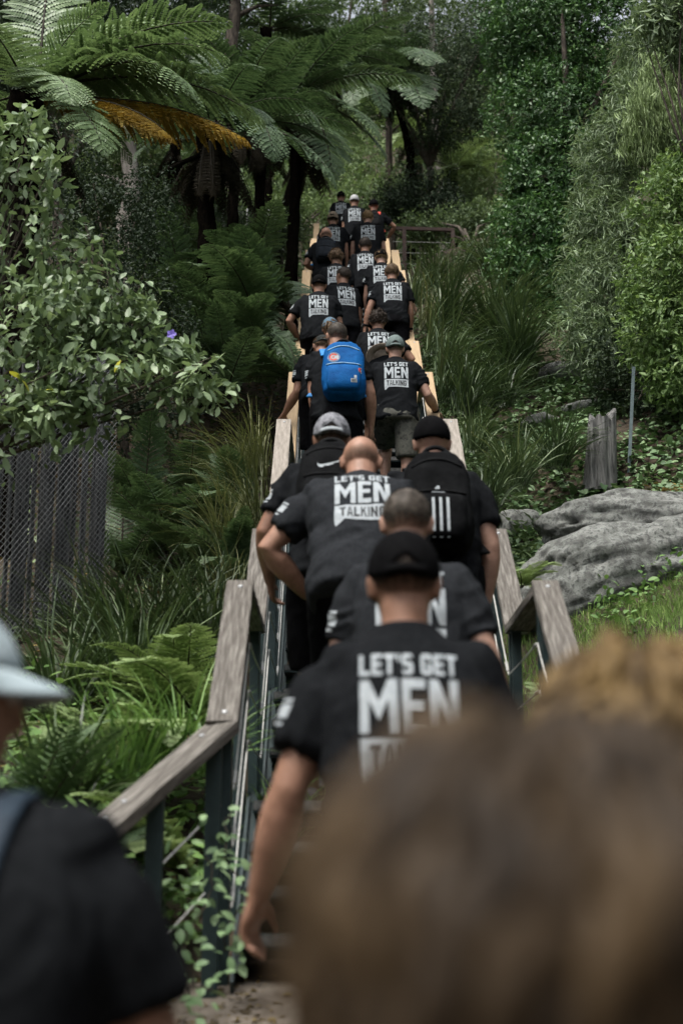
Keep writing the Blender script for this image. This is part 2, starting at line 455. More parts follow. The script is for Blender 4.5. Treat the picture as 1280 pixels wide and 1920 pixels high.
def mat_rock():
    m, n, l, b = mat_base('lichen_rock')
    tc = n.new('ShaderNodeTexCoord')
    a = n.new('ShaderNodeTexNoise'); a.inputs['Scale'].default_value = 2.6; a.inputs['Detail'].default_value = 10; a.inputs['Roughness'].default_value = 0.72
    r1 = ramp(n, [(0.34, (0.032, 0.032, 0.030)), (0.5, (0.105, 0.108, 0.098)), (0.62, (0.20, 0.205, 0.19))])
    v = n.new('ShaderNodeTexNoise'); v.inputs['Scale'].default_value = 17; v.inputs['Detail'].default_value = 8; v.inputs['Roughness'].default_value = 0.75
    r2 = ramp(n, [(0.44, (0, 0, 0)), (0.56, (1, 1, 1))])
    mx = n.new('ShaderNodeMix'); mx.data_type = 'RGBA'; mx.inputs['B'].default_value = (0.235, 0.25, 0.228, 1)
    s3 = n.new('ShaderNodeTexNoise'); s3.inputs['Scale'].default_value = 34; s3.inputs['Detail'].default_value = 6
    r3 = ramp(n, [(0.50, (0, 0, 0)), (0.60, (0.8, 0.8, 0.8))])
    mx2 = n.new('ShaderNodeMix'); mx2.data_type = 'RGBA'; mx2.inputs['B'].default_value = (0.045, 0.045, 0.043, 1)
    for t in (a, v, s3):
        l.new(tc.outputs['Object'], t.inputs['Vector'])
    l.new(a.outputs[0], r1.inputs[0]); l.new(v.outputs[0], r2.inputs[0]); l.new(s3.outputs[0], r3.inputs[0])
    ml = n.new('ShaderNodeMath'); ml.operation = 'MULTIPLY'; ml.inputs[1].default_value = 0.7
    l.new(r2.outputs[0], ml.inputs[0]); l.new(ml.outputs[0], mx.inputs['Factor'])
    l.new(r1.outputs[0], mx.inputs['A']); l.new(mx.outputs['Result'], mx2.inputs['A'])
    l.new(r3.outputs[0], mx2.inputs['Factor']); l.new(mx2.outputs['Result'], b.inputs['Base Color'])
    b.inputs['Roughness'].default_value = 0.92
    bp = n.new('ShaderNodeBump'); bp.inputs['Strength'].default_value = 0.9; bp.inputs['Distance'].default_value = 0.02
    l.new(v.outputs[0], bp.inputs['Height']); l.new(bp.outputs[0], b.inputs['Normal'])
    return m


M['rock'] = mat_rock()

# ------------------------------------------------------------------ the site: slope of the hill and profile of the stairs
S_Y = np.array([-10, 0, 2, 3.4, 4.65, 5.2, 6, 7, 7.8, 8.9, 10.7, 11.8, 13.4, 14.2, 15.9, 18.4, 18.9, 20.2, 21.7, 23.9, 25.2, 27.5, 29, 34, 45, 60, 95])
S_Z = np.array([-2.2, -1.6, -1.4, -1.0, -.58, -.43, -.2, -.02, .35, .6, 1.75, 2.1, 3.2, 3.5, 4.6, 6.5, 6.8, 7.8, 8.0, 9.7, 9.9, 11.8, 12.1, 13, 19, 33, 58]) + Z0
RAIL = [(5.2, .53), (5.99, 1.18), (7.02, 1.18), (7.75, 1.825), (8.88, 1.825), (10.72, 3.42), (11.82, 3.42), (13.35, 4.75), (14.17, 4.75), (15.5, 5.90),
        (15.93, 5.90), (18.4, 8.05), (18.91, 8.05), (20.2, 9.17), (21.7, 9.17), (23.9, 11.08), (25.18, 11.08), (27.5, 13.1), (29.4, 13.1)]
RH = 0.93


def xc(y):
    return 0.22 - 0.004 * (y - 6)


def ground(x, y):
    x, y = np.asarray(x, float), np.asarray(y, float)
    s = np.interp(y, S_Y, S_Z)
    r = np.clip(x - 0.98, 0, None)
    right = 0.62 * np.clip(r, 0, 1.1) + 0.34 * np.clip(r - 1.1, 0, 3.5) * np.clip((y - 5) / 3, 0, 1)
    l_ = np.clip(-0.62 - x, 0, None)
    left = 0.28 * np.clip(l_, 0, 1.0) * np.clip((y - 4.5) / 3, 0, 1) + 0.10 * np.clip(l_ - 1, 0, 6)
    P = np.stack([x.ravel(), y.ravel(), np.zeros(x.size)], 1)
    nz = fbm(P, 0.9, 3, 5).reshape(x.shape) * 0.09
    edge = np.clip(np.maximum(r, l_) / 0.5, 0, 1)
    path = np.clip((5.4 - y) / 0.5, 0, 1)
    return s + right * (1 - 0.5 * path) + left + nz * np.maximum(edge, 0.15)


def gz(x, y):
    return float(ground(np.array([x]), np.array([y]))[0])


def gp(px, py, y0=3.0, y1=60.0):
    """where the sight line through a place in the photograph meets the ground"""
    ys = np.arange(y0, y1, 0.05)
    a, b = pix(px, py, 1.0), pix(px, py, 2.0)
    d = b - a
    P = a + np.outer(ys - 1.0, d)
    g = ground(P[:, 0], P[:, 1])
    h = np.nonzero(P[:, 2] < g)[0]
    return P[h[0]] if len(h) else P[-1]


# terrain sheet
gx = np.concatenate([np.arange(-60, -8, 4), np.arange(-8, 9, 0.2), np.arange(9, 61, 4)])
gy = np.concatenate([np.arange(-12, 2, 1.0), np.arange(2, 34, 0.25), np.arange(34, 110, 3)])
X, Y = np.meshgrid(gx, gy)
Zg = ground(X, Y)
V = np.stack([X.ravel(), Y.ravel(), Zg.ravel()], 1)
nx, ny = len(gx), len(gy)
ii, jj = np.meshgrid(np.arange(nx - 1), np.arange(ny - 1))
q = (jj * nx + ii).ravel()
F = np.stack([q, q + 1, q + nx + 1, q + nx], 1)
tag(put('hillside_ground', make_mesh('hillside_ground', V, F, M['soil'], smooth=True)), 'dark brown soil of the wooded hillside beneath all plants', 'ground', kind='structure')

# sandy path up to the first step
py_ = np.linspace(-6, 5.25, 60)
w1 = -0.62 + 0.10 * np.sin(py_ * 2.1) + 0.05 * np.sin(py_ * 5.3)
w2 = 1.05 + 0.10 * np.sin(py_ * 1.7 + 1)
cols_ = 9
V = []
for k in range(cols_):
    xx = w1 + (w2 - w1) * k / (cols_ - 1)
    V.append(np.stack([xx, py_, ground(xx, py_) + 0.012], 1))
V = np.stack(V, 1).reshape(-1, 3)
F = np.array([(j * cols_ + i, j * cols_ + i + 1, (j + 1) * cols_ + i + 1, (j + 1) * cols_ + i) for j in range(59) for i in range(cols_ - 1)])
tag(put('path', make_mesh('path', V, F, M['sand'], smooth=True)), 'pale sandy footpath leading to the first step', 'path', kind='structure')

# ------------------------------------------------------------------ staircase
st_root = empty('staircase', (xc(5.2), 5.2, -.43 + Z0))
tag(st_root, 'long outdoor staircase with timber handrails, green steel posts and wire cables', 'staircase')
SO = np.array(st_root.location)
HALF = 0.655
TREADS = []   # (y0, y1, z)


def tread_z(y):
    if y < RAIL[0][0]:
        return float(np.interp(y, S_Y, S_Z))
    z = -9
    for a, b, h in TREADS:
        if a <= y < b:
            z = h
    return z if z > -9 else RAIL[-1][1] - RH + Z0


tread_me = {}
for k in range(len(RAIL) - 1):
    (ya, va), (yb, vb) = RAIL[k], RAIL[k + 1]
    if abs(vb - va) > 0.05:
        n = max(2, round((vb - va) / 0.172))
        for i in range(n):
            z = Z0 - RH + va + (vb - va) * (i + 1) / n
            a = ya + (yb - ya) * i / n
            b = ya + (yb - ya) * (i + 1) / n
            TREADS.append((a, b, z))
            key = ('t', round(b - a, 3))
            if key not in tread_me:
                mb = MB()
                dep = (b - a) + 0.03
                mb.box((0, dep / 2 - 0.015, -0.022), (0.575, dep / 2, 0.022))
                mb.box((0, dep - 0.03, -0.066), (0.575, 0.004, 0.022))
                nb = MB()
                nb.box((0, -0.006, 0.0035), (0.57, 0.008, 0.003))
                nb.box((0, -0.018, -0.016), (0.57, 0.003, 0.016))
                tread_me[key] = (mb.mesh('tread', M['steel']), nb.mesh('nosing', M['nosing']))
            t = put('tread', tread_me[key][0], st_root, np.array((xc(a), a, z)) - SO)
            put('nosing', tread_me[key][1], t)
    else:
        z = Z0 - RH + va
        TREADS.append((ya, yb, z))
        nb_ = max(1, round((yb - ya) / 0.14))
        for i in range(nb_):
            a = ya + (yb - ya) * i / nb_
            w = (yb - ya) / nb_ - 0.008
            key = ('d', round(w, 3))
            if key not in tread_me:
                mb = MB()
                mb.box((0, w / 2, -0.02), (0.575, w / 2, 0.02))
                tread_me[key] = (mb.mesh('deck_board', M['steel']),)
            put('deck_board', tread_me[key][0], st_root, np.array((xc(a), a + 0.004, z)) - SO)
    # stringers, posts, handrail planks, cables, both sides
    for s in (-1, 1):
        pa = np.array((xc(ya) + s * HALF, ya, va + Z0))
        pb = np.array((xc(yb) + s * HALF, yb, vb + Z0))
        d = nrm(pb - pa)
        mb = MB()
        off = np.array((-s * 0.055, 0, -RH - 0.07))
        mb.bar(pa + off - d * 0.01, pb + off + d * 0.01, 0.012, 0.24)
        mb.bar(pa + off + (-s * 0.02, 0, 0.115), pb + off + (-s * 0.02, 0, 0.115), 0.034, 0.01)
        put('stringer', mb.mesh('stringer', M['steel'], SO), st_root)
        # plank: own axes so that the grain runs along it
        flight = abs(vb - va) > 0.05
        L = np.linalg.norm(pb - pa) + (0.05 if flight else -0.02)
        mt = 'wood_grey' if k < 4 else ('wood_mid' if k == 4 or k == 5 else 'wood_new')
        w_, t_ = 0.058, 0.0225
        n_ = 10
        mb = MB()
        rings = []
        for i in range(n_ + 1):
            jw = 0.0015 * math.sin(i * 2.7 + k + s)
            rings.append(((jw, -L / 2 + L * i / n_, -t_ + jw * 0.7), (1, 0, 0), (0, 0, 1), w_, t_, 14))
        mb.loft(rings, n=24)
        pl = put('handrail', mb.mesh('handrail', M[mt]), st_root)
        xax = nrm(np.cross(d, (0, 0, 1)))
        zax = np.cross(xax, d)
        mid = (pa + pb) / 2 + (0, 0, 0 if flight else -0.012) - SO
        pl.matrix_local = Matrix(np.block([[np.stack([xax, d, zax], 1), mid.reshape(3, 1)], [np.zeros((1, 3)), np.ones((1, 1))]]).tolist())
        for e in (-1, 1):
            bb = MB()
            bb.ball((0.005, e * (L / 2 - 0.055), 0.0), (0.012, 0.012, 0.006), n=8, m=4)
            put('bolt', bb.mesh('bolt', M['galv']), pl)
        # posts
        run = np.linalg.norm((pb - pa)[:2])
        np_ = 2 if run < 1.6 else 3
        for i in range(np_):
            f = (0.06 + 0.88 * i / (np_ - 1)) if np_ > 1 else 0.5
            p = pa + (pb - pa) * f
            bottom = min(p[2] - RH - 0.22, gz(p[0], p[1]) - 0.05)
            mb = MB()
            mb.box(((p[0] - s * 0.012), p[1], (p[2] - 0.052 + bottom) / 2), (0.022, 0.026, (p[2] - 0.052 - bottom) / 2))
            mb.box((p[0], p[1], p[2] - 0.056), (0.045, 0.04, 0.004), None)
            put('post', mb.mesh('post', M['steel'], SO), st_root)
        for hgt in (0.22, 0.42, 0.63):
            mb = MB()
            o_ = np.array((-s * 0.045, 0, -hgt - 0.04))
            mb.tube([pa + o_, (pa + pb) / 2 + o_ + (0, 0, -0.004), pb + o_], 0.0038, n=5)
            mb.tube([pa + o_ + d * 0.03, pa + o_ + d * 0.11], 0.008, n=6)
            put('cable', mb.mesh('cable', M['cable'], SO), st_root)
# cross beams and brackets beneath the lower flights
for y, z in ((5.55, -.30), (5.95, .03), (6.9, .05), (7.4, .33), (8.6, .66), (9.6, 1.2), (10.5, 2.0)):
    mb = MB()
    mb.box((xc(y), y, z + Z0), (0.58, 0.03, 0.06))
    mb.box((xc(y), y + 0.05, z + Z0 - 0.10), (0.4, 0.02, 0.035))
    put('cross_beam', mb.mesh('cross_beam', M['steel'], SO), st_root)
for y, z in ((7.15, .12), (7.35, .30), (6.95, 0.0)):
    mb = MB()
    mb.tube([(xc(y) - 0.42, y, z + Z0), (xc(y) - 0.2, y, z + Z0)], 0.03, n=8)
    mb.tube([(xc(y) - 0.33, y - 0.02, z + Z0), (xc(y) - 0.33, y - 0.02, z + Z0 - 0.25)], 0.022, n=6)
    put('bracket', mb.mesh('bracket', M['steel_brown'], SO), st_root)

# splayed handrails at the foot of the stairs
for s in (-1, 1):
    a = np.array((xc(5.2) + s * HALF, 5.21, .53 + Z0 - 0.015))
    b = np.array((xc(5.2) + s * (HALF + 0.53), 4.05, -0.14 + Z0))
    d = nrm(b - a)
    L = np.linalg.norm(b - a)
    mb = MB()
    mb.loft([((0.0015 * math.sin(i * 2), -L / 2 + L * i / 10, -0.0225), (1, 0, 0), (0, 0, 1), 0.062, 0.024, 12) for i in range(11)], n=24)
    pl = put('handrail', mb.mesh('handrail', M['wood_grey']), st_root)
    xax = nrm(np.cross(d, (0, 0, 1)))
    zax = np.cross(xax, d)
    pl.matrix_local = Matrix(np.block([[np.stack([xax, d, zax], 1), ((a + b) / 2 - SO).reshape(3, 1)], [np.zeros((1, 3)), np.ones((1, 1))]]).tolist())
    for e in (-0.40, -0.02, 0.06, 0.28):
        bb = MB()
        bb.ball((0.012, e * L, 0.003), (0.011, 0.011, 0.006), n=8, m=4)
        put('bolt', bb.mesh('bolt', M['galv']), pl)
    for f in (0.06, 0.36, 0.93):
        p = a + (b - a) * f
        bot = gz(p[0], p[1]) - 0.1
        mb = MB()
        mb.box((p[0] - s * 0.01, p[1], (p[2] - 0.045 + bot) / 2), (0.027, 0.027, (p[2] - 0.045 - bot) / 2))
        put('post', mb.mesh('post', M['steel'], SO), st_root)
    for hgt in (0.30, 0.55):
        mb = MB()
        mb.tube([a + (0, 0, -hgt), (a + b) / 2 + (0, 0, -hgt - 0.012), b + (0, 0, -hgt)], 0.0042, n=5)
        put('cable', mb.mesh('cable', M['cable'], SO), st_root)

# brown metal barrier at the top landing
bo = pix(735, 428, 27.6)
be = pix(848, 431, 27.9)
r_ = empty('metal_barrier', (be[0], be[1], gz(be[0], be[1])))
tag(r_, 'thin brown metal barrier rail running level beside the top of the stairs', 'barrier')
ro = np.array(r_.location)
mb = MB(); mb.bar(bo, be + (0.03, 0, 0), 0.06, 0.07)
put('top_rail', mb.mesh('top_rail', M['steel_brown'], ro), r_)
for p in (be, bo + (0.25, 0.03, 0)):
    mb = MB(); mb.box((p[0], p[1], p[2] - 0.6), (0.04, 0.04, 0.565))
    put('post', mb.mesh('post', M['steel_brown'], ro), r_)
for h in (0.3, 0.55, 0.8):
    mb = MB(); mb.tube([bo - (0, 0, h), be - (0, 0, h)], 0.006, n=5)
    put('cable', mb.mesh('cable', M['cable'], ro), r_)


# ------------------------------------------------------------------ rocks, stump, pickets
def rock(name, label, c, r, seed, rot=0.0, amp=0.16, sub=48, cut=None):
    n, m = sub, sub // 2
    mb = MB(); mb.ball((0, 0, 0), (1, 1, 1), n=n, m=m)
    V, F = mb.arrays()
    V = np.sign(V) * np.abs(V) ** 0.86
    nz = fbm(V + seed * 7.1, 1.3, 5, seed)
    V = V * (1 + amp * nz)[:, None]
    V = V * (1 + .025 * fbm(V, 7, 4, seed + 5) - .05 * np.exp(-(vnoise(V * (1, 1, 1.8) + 5, 1.6, seed + 2) / .035) ** 2))[:, None]
    V = V * np.asarray(r)
    ca, sa = math.cos(rot), math.sin(rot)
    V = V @ np.array([[ca, sa, 0], [-sa, ca, 0], [0, 0, 1]])
    if cut is not None:
        V = cut(V)
    o = put(name, make_mesh(name, V, F, M['rock'], smooth=True), None, c)
    tag(o, label, 'rock', 'sandstone rocks on the bank')
    return o


def tilt(ax, ang):
    Rm = np.array(Matrix.Rotation(ang, 3, ax))
    return lambda V: V @ Rm.T


bq = gp(1075, 1128)
print('BOULDER', bq)
rock('boulder', 'large pale grey lichen-covered boulder slab on the grassy bank beside the rail', (bq[0] + 0.48, bq[1] + 0.30, bq[2] + 0.27), (1.0, 0.55, 0.40), 3, 0.1, 0.17, 140, tilt('Y', R(-16)))
rock('boulder', 'rounded dark-cracked boulder lying on top of the large lichen slab', (bq[0] + 0.66, bq[1] + 0.52, bq[2] + 0.66), (0.80, 0.45, 0.27), 9, -0.1, 0.16, 130, tilt('Y', R(3)))
for i, (px, py, r, lb) in enumerate(((1062, 712, (0.32, 0.25, 0.17), 'small brown rock half hidden under the narrow-leaved shrub'), (1020, 800, (0.26, 0.2, 0.10), 'flat grey rock among leaf litter near the grass clumps'),
                                     (975, 1000, (0.22, 0.2, 0.16), 'small shaded rock between the rail and the big boulder'), (1080, 775, (0.30, 0.2, 0.08), 'low flat rock just behind the weathered stump'))):
    p = gp(px, py)
    rock('rock', lb, (p[0], p[1], p[2] + r[2] * 0.3), r, 20 + i, i * 0.7, 0.22, 28)

# weathered stump
sp = pix(1121, 893, 12.4)
root = empty('tree_stump', (sp[0], 12.4, sp[2]))
tag(root, 'weathered split grey timber stump standing in the ground ivy', 'stump')
n, m = 56, 14
V = []
for i in range(m + 1):
    t = i / m
    for j in range(n):
        a = 2 * math.pi * j / n
        rr = 0.135 * (1.12 - 0.18 * t) * (1 + 0.07 * math.sin(3 * a + 1 + t) + 0.05 * math.sin(8 * a + 2 * t) + 0.10 * (_hash(j, 1, 2, 7) - .5) - .12 * math.exp(-((a - 4.3) / .12) ** 2))
        top = 0.55 + 0.06 * math.sin(a + 0.9) + 0.03 * math.sin(3 * a + 1) + 0.018 * math.sin(9 * a) + 0.03 * _hash(j, 3, 1, 5)
        V.append((rr * math.cos(a) * 1.0 + 0.05 * t, rr * math.sin(a) * 0.8, -0.15 + t * (top + 0.15)))
V.append((0.05, 0, 0.50))
F = [(i * n + j, i * n + (j + 1) % n, (i + 1) * n + (j + 1) % n, (i + 1) * n + j) for i in range(m) for j in range(n)]
F += [(m * n + j, m * n + (j + 1) % n, (m + 1) * n) for j in range(n)]
put('trunk', make_mesh('trunk', np.array(V), F, M['stump']), root)

# thin painted picket by the shrubs
a, b = pix(1174, 888, 12.6), pix(1187, 688, 12.8)
mb = MB(); mb.bar(a - (0, 0, 0.2), b, 0.030, 0.012, up=(0, 1, 0)); mb.bar(a - (0, 0, 0.2) + (0.004, 0.016, 0), b + (0.004, 0.016, 0), 0.010, 0.03, up=(0, 1, 0))
tag(put('garden_stake', mb.mesh('garden_stake', M['picket'], a), None, a), 'thin blue-grey steel garden stake leaning beside the bright green shrub', 'stake')

# ------------------------------------------------------------------ netted paling fence at the left
fa, fb = gp(-60, 1215), gp(186, 1140)
print('FENCE', fa, fb)
fr = empty('paling_fence', (fb[0], fb[1], gz(fb[0], fb[1])))
tag(fr, 'grey paling fence covered in dark wire netting under the flowering shrub', 'fence')
fo = np.array(fr.location)
fd = fb - fa
FL = np.linalg.norm(fd[:2])
nb = 15
for i in range(nb):
    f = (i + 0.5) / nb
    p = fa + fd * f
    g = gz(p[0], p[1])
    hgt = 2.05 + 0.05 * math.sin(i * 3.3)
    wd = FL / nb * (0.40, 0.20, 0.30, 0.16, 0.42)[i % 5]
    mb = MB()
    ax = np.array((nrm((fd[0], fd[1], 0)), nrm((-fd[1], fd[0], 0)), (0, 0, 1)))
    mb.box((p[0] + 0.01 * math.sin(i * 5), p[1] + 0.012 * math.sin(i * 2.2), g + hgt / 2 - 0.1), (wd, 0.012, hgt / 2 + 0.1), ax)
    put('paling', mb.mesh('paling', M['paling'], fo), fr)
for f in (0.02, 0.55, 0.985):
    p = fa + fd * f
    mb = MB(); mb.tube([(p[0], p[1] - 0.07, gz(p[0], p[1]) - 0.2), (p[0], p[1] - 0.07, gz(p[0], p[1]) + 2.15)], 0.045, n=10)
    put('post', mb.mesh('post', M['paling'], fo), fr)
mb = MB()
u = nrm((fd[0], fd[1], 0))
nvec = np.array((u[1], -u[0], 0))
cell = 0.048
H_ = 2.0
for k in range(int(-H_ / cell), int(FL / cell) + 1):
    for sgn in (1, -1):
        x0 = k * cell if sgn > 0 else k * cell + H_
        # clip the diagonal to the panel
        pts = []
        t0, t1 = 0.0, H_
        if sgn > 0:
            t0, t1 = max(0, -x0), min(H_, FL - x0)
        else:
            t0, t1 = max(0, x0 - FL), min(H_, x0)
        if t1 - t0 < 0.02:
            continue
        for t in (t0, (t0 + t1) / 2, t1):
            x = x0 + sgn * t
            p = fa + fd * (x / FL)
            p = p + nvec * (0.115 + 0.02 * math.sin(x * 7 + t * 5) + 0.002 * sgn)
            p[2] = gz(p[0], p[1]) + t * 0.98 + 0.02
            pts.append(p)
        mb.tube(pts, 0.0022, n=3)
put('wire_netting', mb.mesh('wire_netting', M['wire'], fo), fr)

# far wire fence between the tree ferns
ff = empty('wire_fence', (pix(345, 445, 21)[0], 21, gz(pix(345, 445, 21)[0], 21)))
tag(ff, 'pale galvanised wire mesh fence far behind the dark fern trunks', 'fence')
fo2 = np.array(ff.location)
pl_ = [(346, 21.0), (420, 21.6), (465, 22.0), (505, 22.4)]
tops = []
for px, Yv in pl_:
    t = pix(px, 345, Yv)
    g = gz(t[0], t[1])
    t[2] = g + 2.2
    tops.append(t)
    mb = MB(); mb.tube([(t[0], t[1], g - 0.1), t], 0.02, n=8)
    put('post', mb.mesh('post', M['galv'], fo2), ff)
for i in range(3):
    mb = MB()
    a, b = tops[i], tops[i + 1]
    for h in np.arange(0.05, 2.1, 0.13):
        mb.tube([a - (0, 0, h), b - (0, 0, h)], 0.005, n=3)
    for f in np.arange(0.08, 1, 0.09):
        p = a + (b - a) * f
        mb.tube([p - (0, 0, 0.03), p - (0, 0, 2.1)], 0.005, n=3)
    put('wire_panel', mb.mesh('wire_panel', M['wire'], fo2), ff)

# ------------------------------------------------------------------ lettering (block glyphs, quads only, butted edge to edge)
def _r(a, b, c, d):
    return [(a, b), (c, b), (c, d), (a, d)]


GL = {
    'L': (.58, [_r(0, 0, .21, 1), _r(.21, 0, .58, .2)]),
    'E': (.58, [_r(0, 0, .21, 1), _r(.21, 0, .58, .19), _r(.21, .41, .53, .59), _r(.21, .81, .58, 1)]),
    'T': (.62, [_r(0, .8, .62, 1), _r(.205, 0, .415, .8)]),
    "'": (.18, [[(.03, .62), (.13, .62), (.18, 1), (0, 1)]]),
    'S': (.62, [[(0, .81), (.62, .81), (.54, 1), (.08, 1)], _r(0, .6, .21, .81), [(0, .6), (.06, .41), (.62, .41), (.56, .6)], _r(.41, .19, .62, .41), [(.08, 0), (.54, 0), (.62, .19), (0, .19)]]),
    'G': (.64, [_r(0, .19, .21, .81), [(0, .81), (.64, .81), (.56, 1), (.08, 1)], _r(.43, .66, .64, .81), [(.08, 0), (.56, 0), (.64, .19), (0, .19)], _r(.43, .19, .64, .52), _r(.33, .36, .43, .52)]),
    'M': (.92, [_r(0, 0, .22, 1), _r(.70, 0, .92, 1), [(.22, .62), (.46, .22), (.46, .58), (.22, 1)], [(.46, .22), (.70, .62), (.70, 1), (.46, .58)]]),
    'N': (.72, [_r(0, 0, .22, 1), _r(.50, 0, .72, 1), [(.22, .58), (.50, 0), (.50, .42), (.22, 1)]]),
    'A': (.60, [[(0, 0), (.15, 0), (.30, 1), (.20, 1)], [(.30, 1), (.45, 0), (.60, 0), (.40, 1)], [(.1875, .25), (.4125, .25), (.39, .39), (.21, .39)]]),
    'K': (.60, [_r(0, 0, .15, 1), [(.15, .38), (.56, 1), (.40, 1), (.15, .60)], [(.255, .539), (.43, 0), (.60, 0), (.355, .69)]]),
    'I': (.16, [_r(0, 0, .16, 1)]),
    ' ': (.25, []),
}


def word_quads(txt, x0, x1, y0, y1, gap=.1):
    w = sum(GL[c][0] for c in txt) + gap * (len(txt) - 1)
    k = (x1 - x0) / w
    out, x = [], 0
    for c in txt:
        for q_ in GL[c][1]:
            out.append([(x0 + (x + a) * k, y0 + b * (y1 - y0)) for a, b in q_])
        x += GL[c][0] + gap
    return out


def grid_quad(q_, step=0.022):
    q_ = np.array(q_, float)
    n = max(1, int(np.ceil(np.linalg.norm(q_[1] - q_[0]) / step)))
    m = max(1, int(np.ceil(np.linalg.norm(q_[3] - q_[0]) / step)))
    V = [((1 - u) * (1 - v) * q_[0] + u * (1 - v) * q_[1] + u * v * q_[2] + (1 - u) * v * q_[3]) for v in np.linspace(0, 1, m + 1) for u in np.linspace(0, 1, n + 1)]
    F = [(j * (n + 1) + i, j * (n + 1) + i + 1, (j + 1) * (n + 1) + i + 1, (j + 1) * (n + 1) + i) for j in range(m) for i in range(n)]
    return np.array(V), F


W_ = 0.108
PRINT = [(q_, 0) for q_ in word_quads("LET'S GET", -W_, W_, -.055, 0)] + [(q_, 0) for q_ in word_quads('MEN', -W_, W_, -.190, -.066)]
PRINT += [([(-W_, -.282), (W_, -.282), (W_, -.200), (-W_, -.200)], 0), ([(-W_ + .004, -.312), (-W_ + .006, -.312), (-W_ + .04, -.2822), (-W_, -.2822)], 0)]
PRINT += [(q_, 1) for q_ in word_quads('TALKING', -W_ * .82, W_ * .82, -.268, -.214, .13)]


def wrap(quads, bvh, frame, back=0.6, lift=(0.0032, 0.0050), step=0.014):
    """lay flat quads on a surface: frame = (origin, x axis, y axis, direction towards the surface)"""
    o, ax, ay, d = [np.asarray(v, float) for v in frame]
    V, F, mi, n0 = [], [], [], 0
    for q_, m_ in quads:
        v, f = grid_quad(q_, step)
        P = o + np.outer(v[:, 0], ax) + np.outer(v[:, 1], ay)
        ok = True
        pts = []
        for p in P:
            h = bvh.ray_cast(Vector(p - d * back), Vector(d), back * 2)
            if h[0] is None:
                ok = False
                break
            nn = np.array(h[1])
            if nn @ d > 0:
                nn = -nn
            pts.append(np.array(h[0]) + nn * lift[m_ if m_ < len(lift) else 1])
        if not ok:
            continue
        V += pts
        F += [tuple(i + n0 for i in t) for t in f]
        mi += [m_] * len(f)
        n0 += len(pts)
    return np.array(V), F, mi


# ------------------------------------------------------------------ people
RAWS = []      # objects waiting for their remesh to be applied


def raw(name, mb, mat, base, parent, voxel, smooth, post=None):
    o = put(name, mb.mesh(name, mat, base, smooth=True), parent)
    m1 = o.modifiers.new('r', 'REMESH'); m1.mode = 'VOXEL'; m1.voxel_size = voxel; m1.use_smooth_shade = True
    m2 = o.modifiers.new('s', 'SMOOTH'); m2.factor = 0.5; m2.iterations = smooth
    RAWS.append((o, mat, post))
    return o


def ik(hip, ank, l1, l2, fwd):
    v = ank - hip
    d = np.linalg.norm(v)
    if d >= l1 + l2 - 0.005:
        return hip + v * (l1 / (l1 + l2)) + fwd * 0.01
    a = (l1 * l1 - l2 * l2 + d * d) / (2 * d)
    h = math.sqrt(max(l1 * l1 - a * a, 0))
    u = v / d
    p = nrm(fwd - u * (fwd @ u))
    return hip + u * a + p * h


def hand(mb, w, d, palm, k, curl, side):
    """palm, four fingers and a thumb; d along the forearm, palm = direction the palm faces"""
    d = nrm(d)
    palm = nrm(np.asarray(palm) - d * (np.asarray(palm) @ d))
    x = np.cross(d, palm) * side          # towards the thumb
    mb.loft([(w - d * 0.02 * k, x, palm, .027 * k, .021 * k, 2.2), (w + d * .02 * k, x, palm, .031 * k, .019 * k, 2.4), (w + d * .055 * k, x, palm, .041 * k, .016 * k, 2.6), (w + d * .088 * k, x, palm, .041 * k, .0125 * k, 2.6), (w + d * .098 * k, x, palm, .037 * k, .009 * k, 2.4)], 14)
    for i, (off, ln) in enumerate(((.031, .072), (.0105, .082), (-.0105, .077), (-.031, .060))):
        b = w + d * (.09 - .004 * abs(i - 1.3)) * k + x * off * k
        pts = [b - d * .02 * k, b]
        a = 0.15
        dirn = d
        for sgm in (0.44, 0.32, 0.24):
            a += curl * (0.75 + 0.12 * i)
            dirn = d * math.cos(a) + palm * math.sin(a)
            pts.append(pts[-1] + dirn * ln * sgm * k)
        mb.tube(pts, np.array([.0098, .0098, .0092, .0086, .0068]) * k, 8)
    b = w + d * .028 * k + x * .028 * k + palm * 0.006 * k
    t1 = nrm(d * .75 + x * .75 + palm * .35)
    t2 = nrm(d * .95 + x * .25 + palm * (.3 + curl * .5))
    mb.tube([b - t1 * .012 * k, b + t1 * .03 * k, b + t1 * .03 * k + t2 * .03 * k, b + t1 * .03 * k + t2 * .056 * k], np.array([.0145, .0125, .0105, .0075]) * k, 8)


AZ = [0, .25, .40, .5, .6, .75, 1]


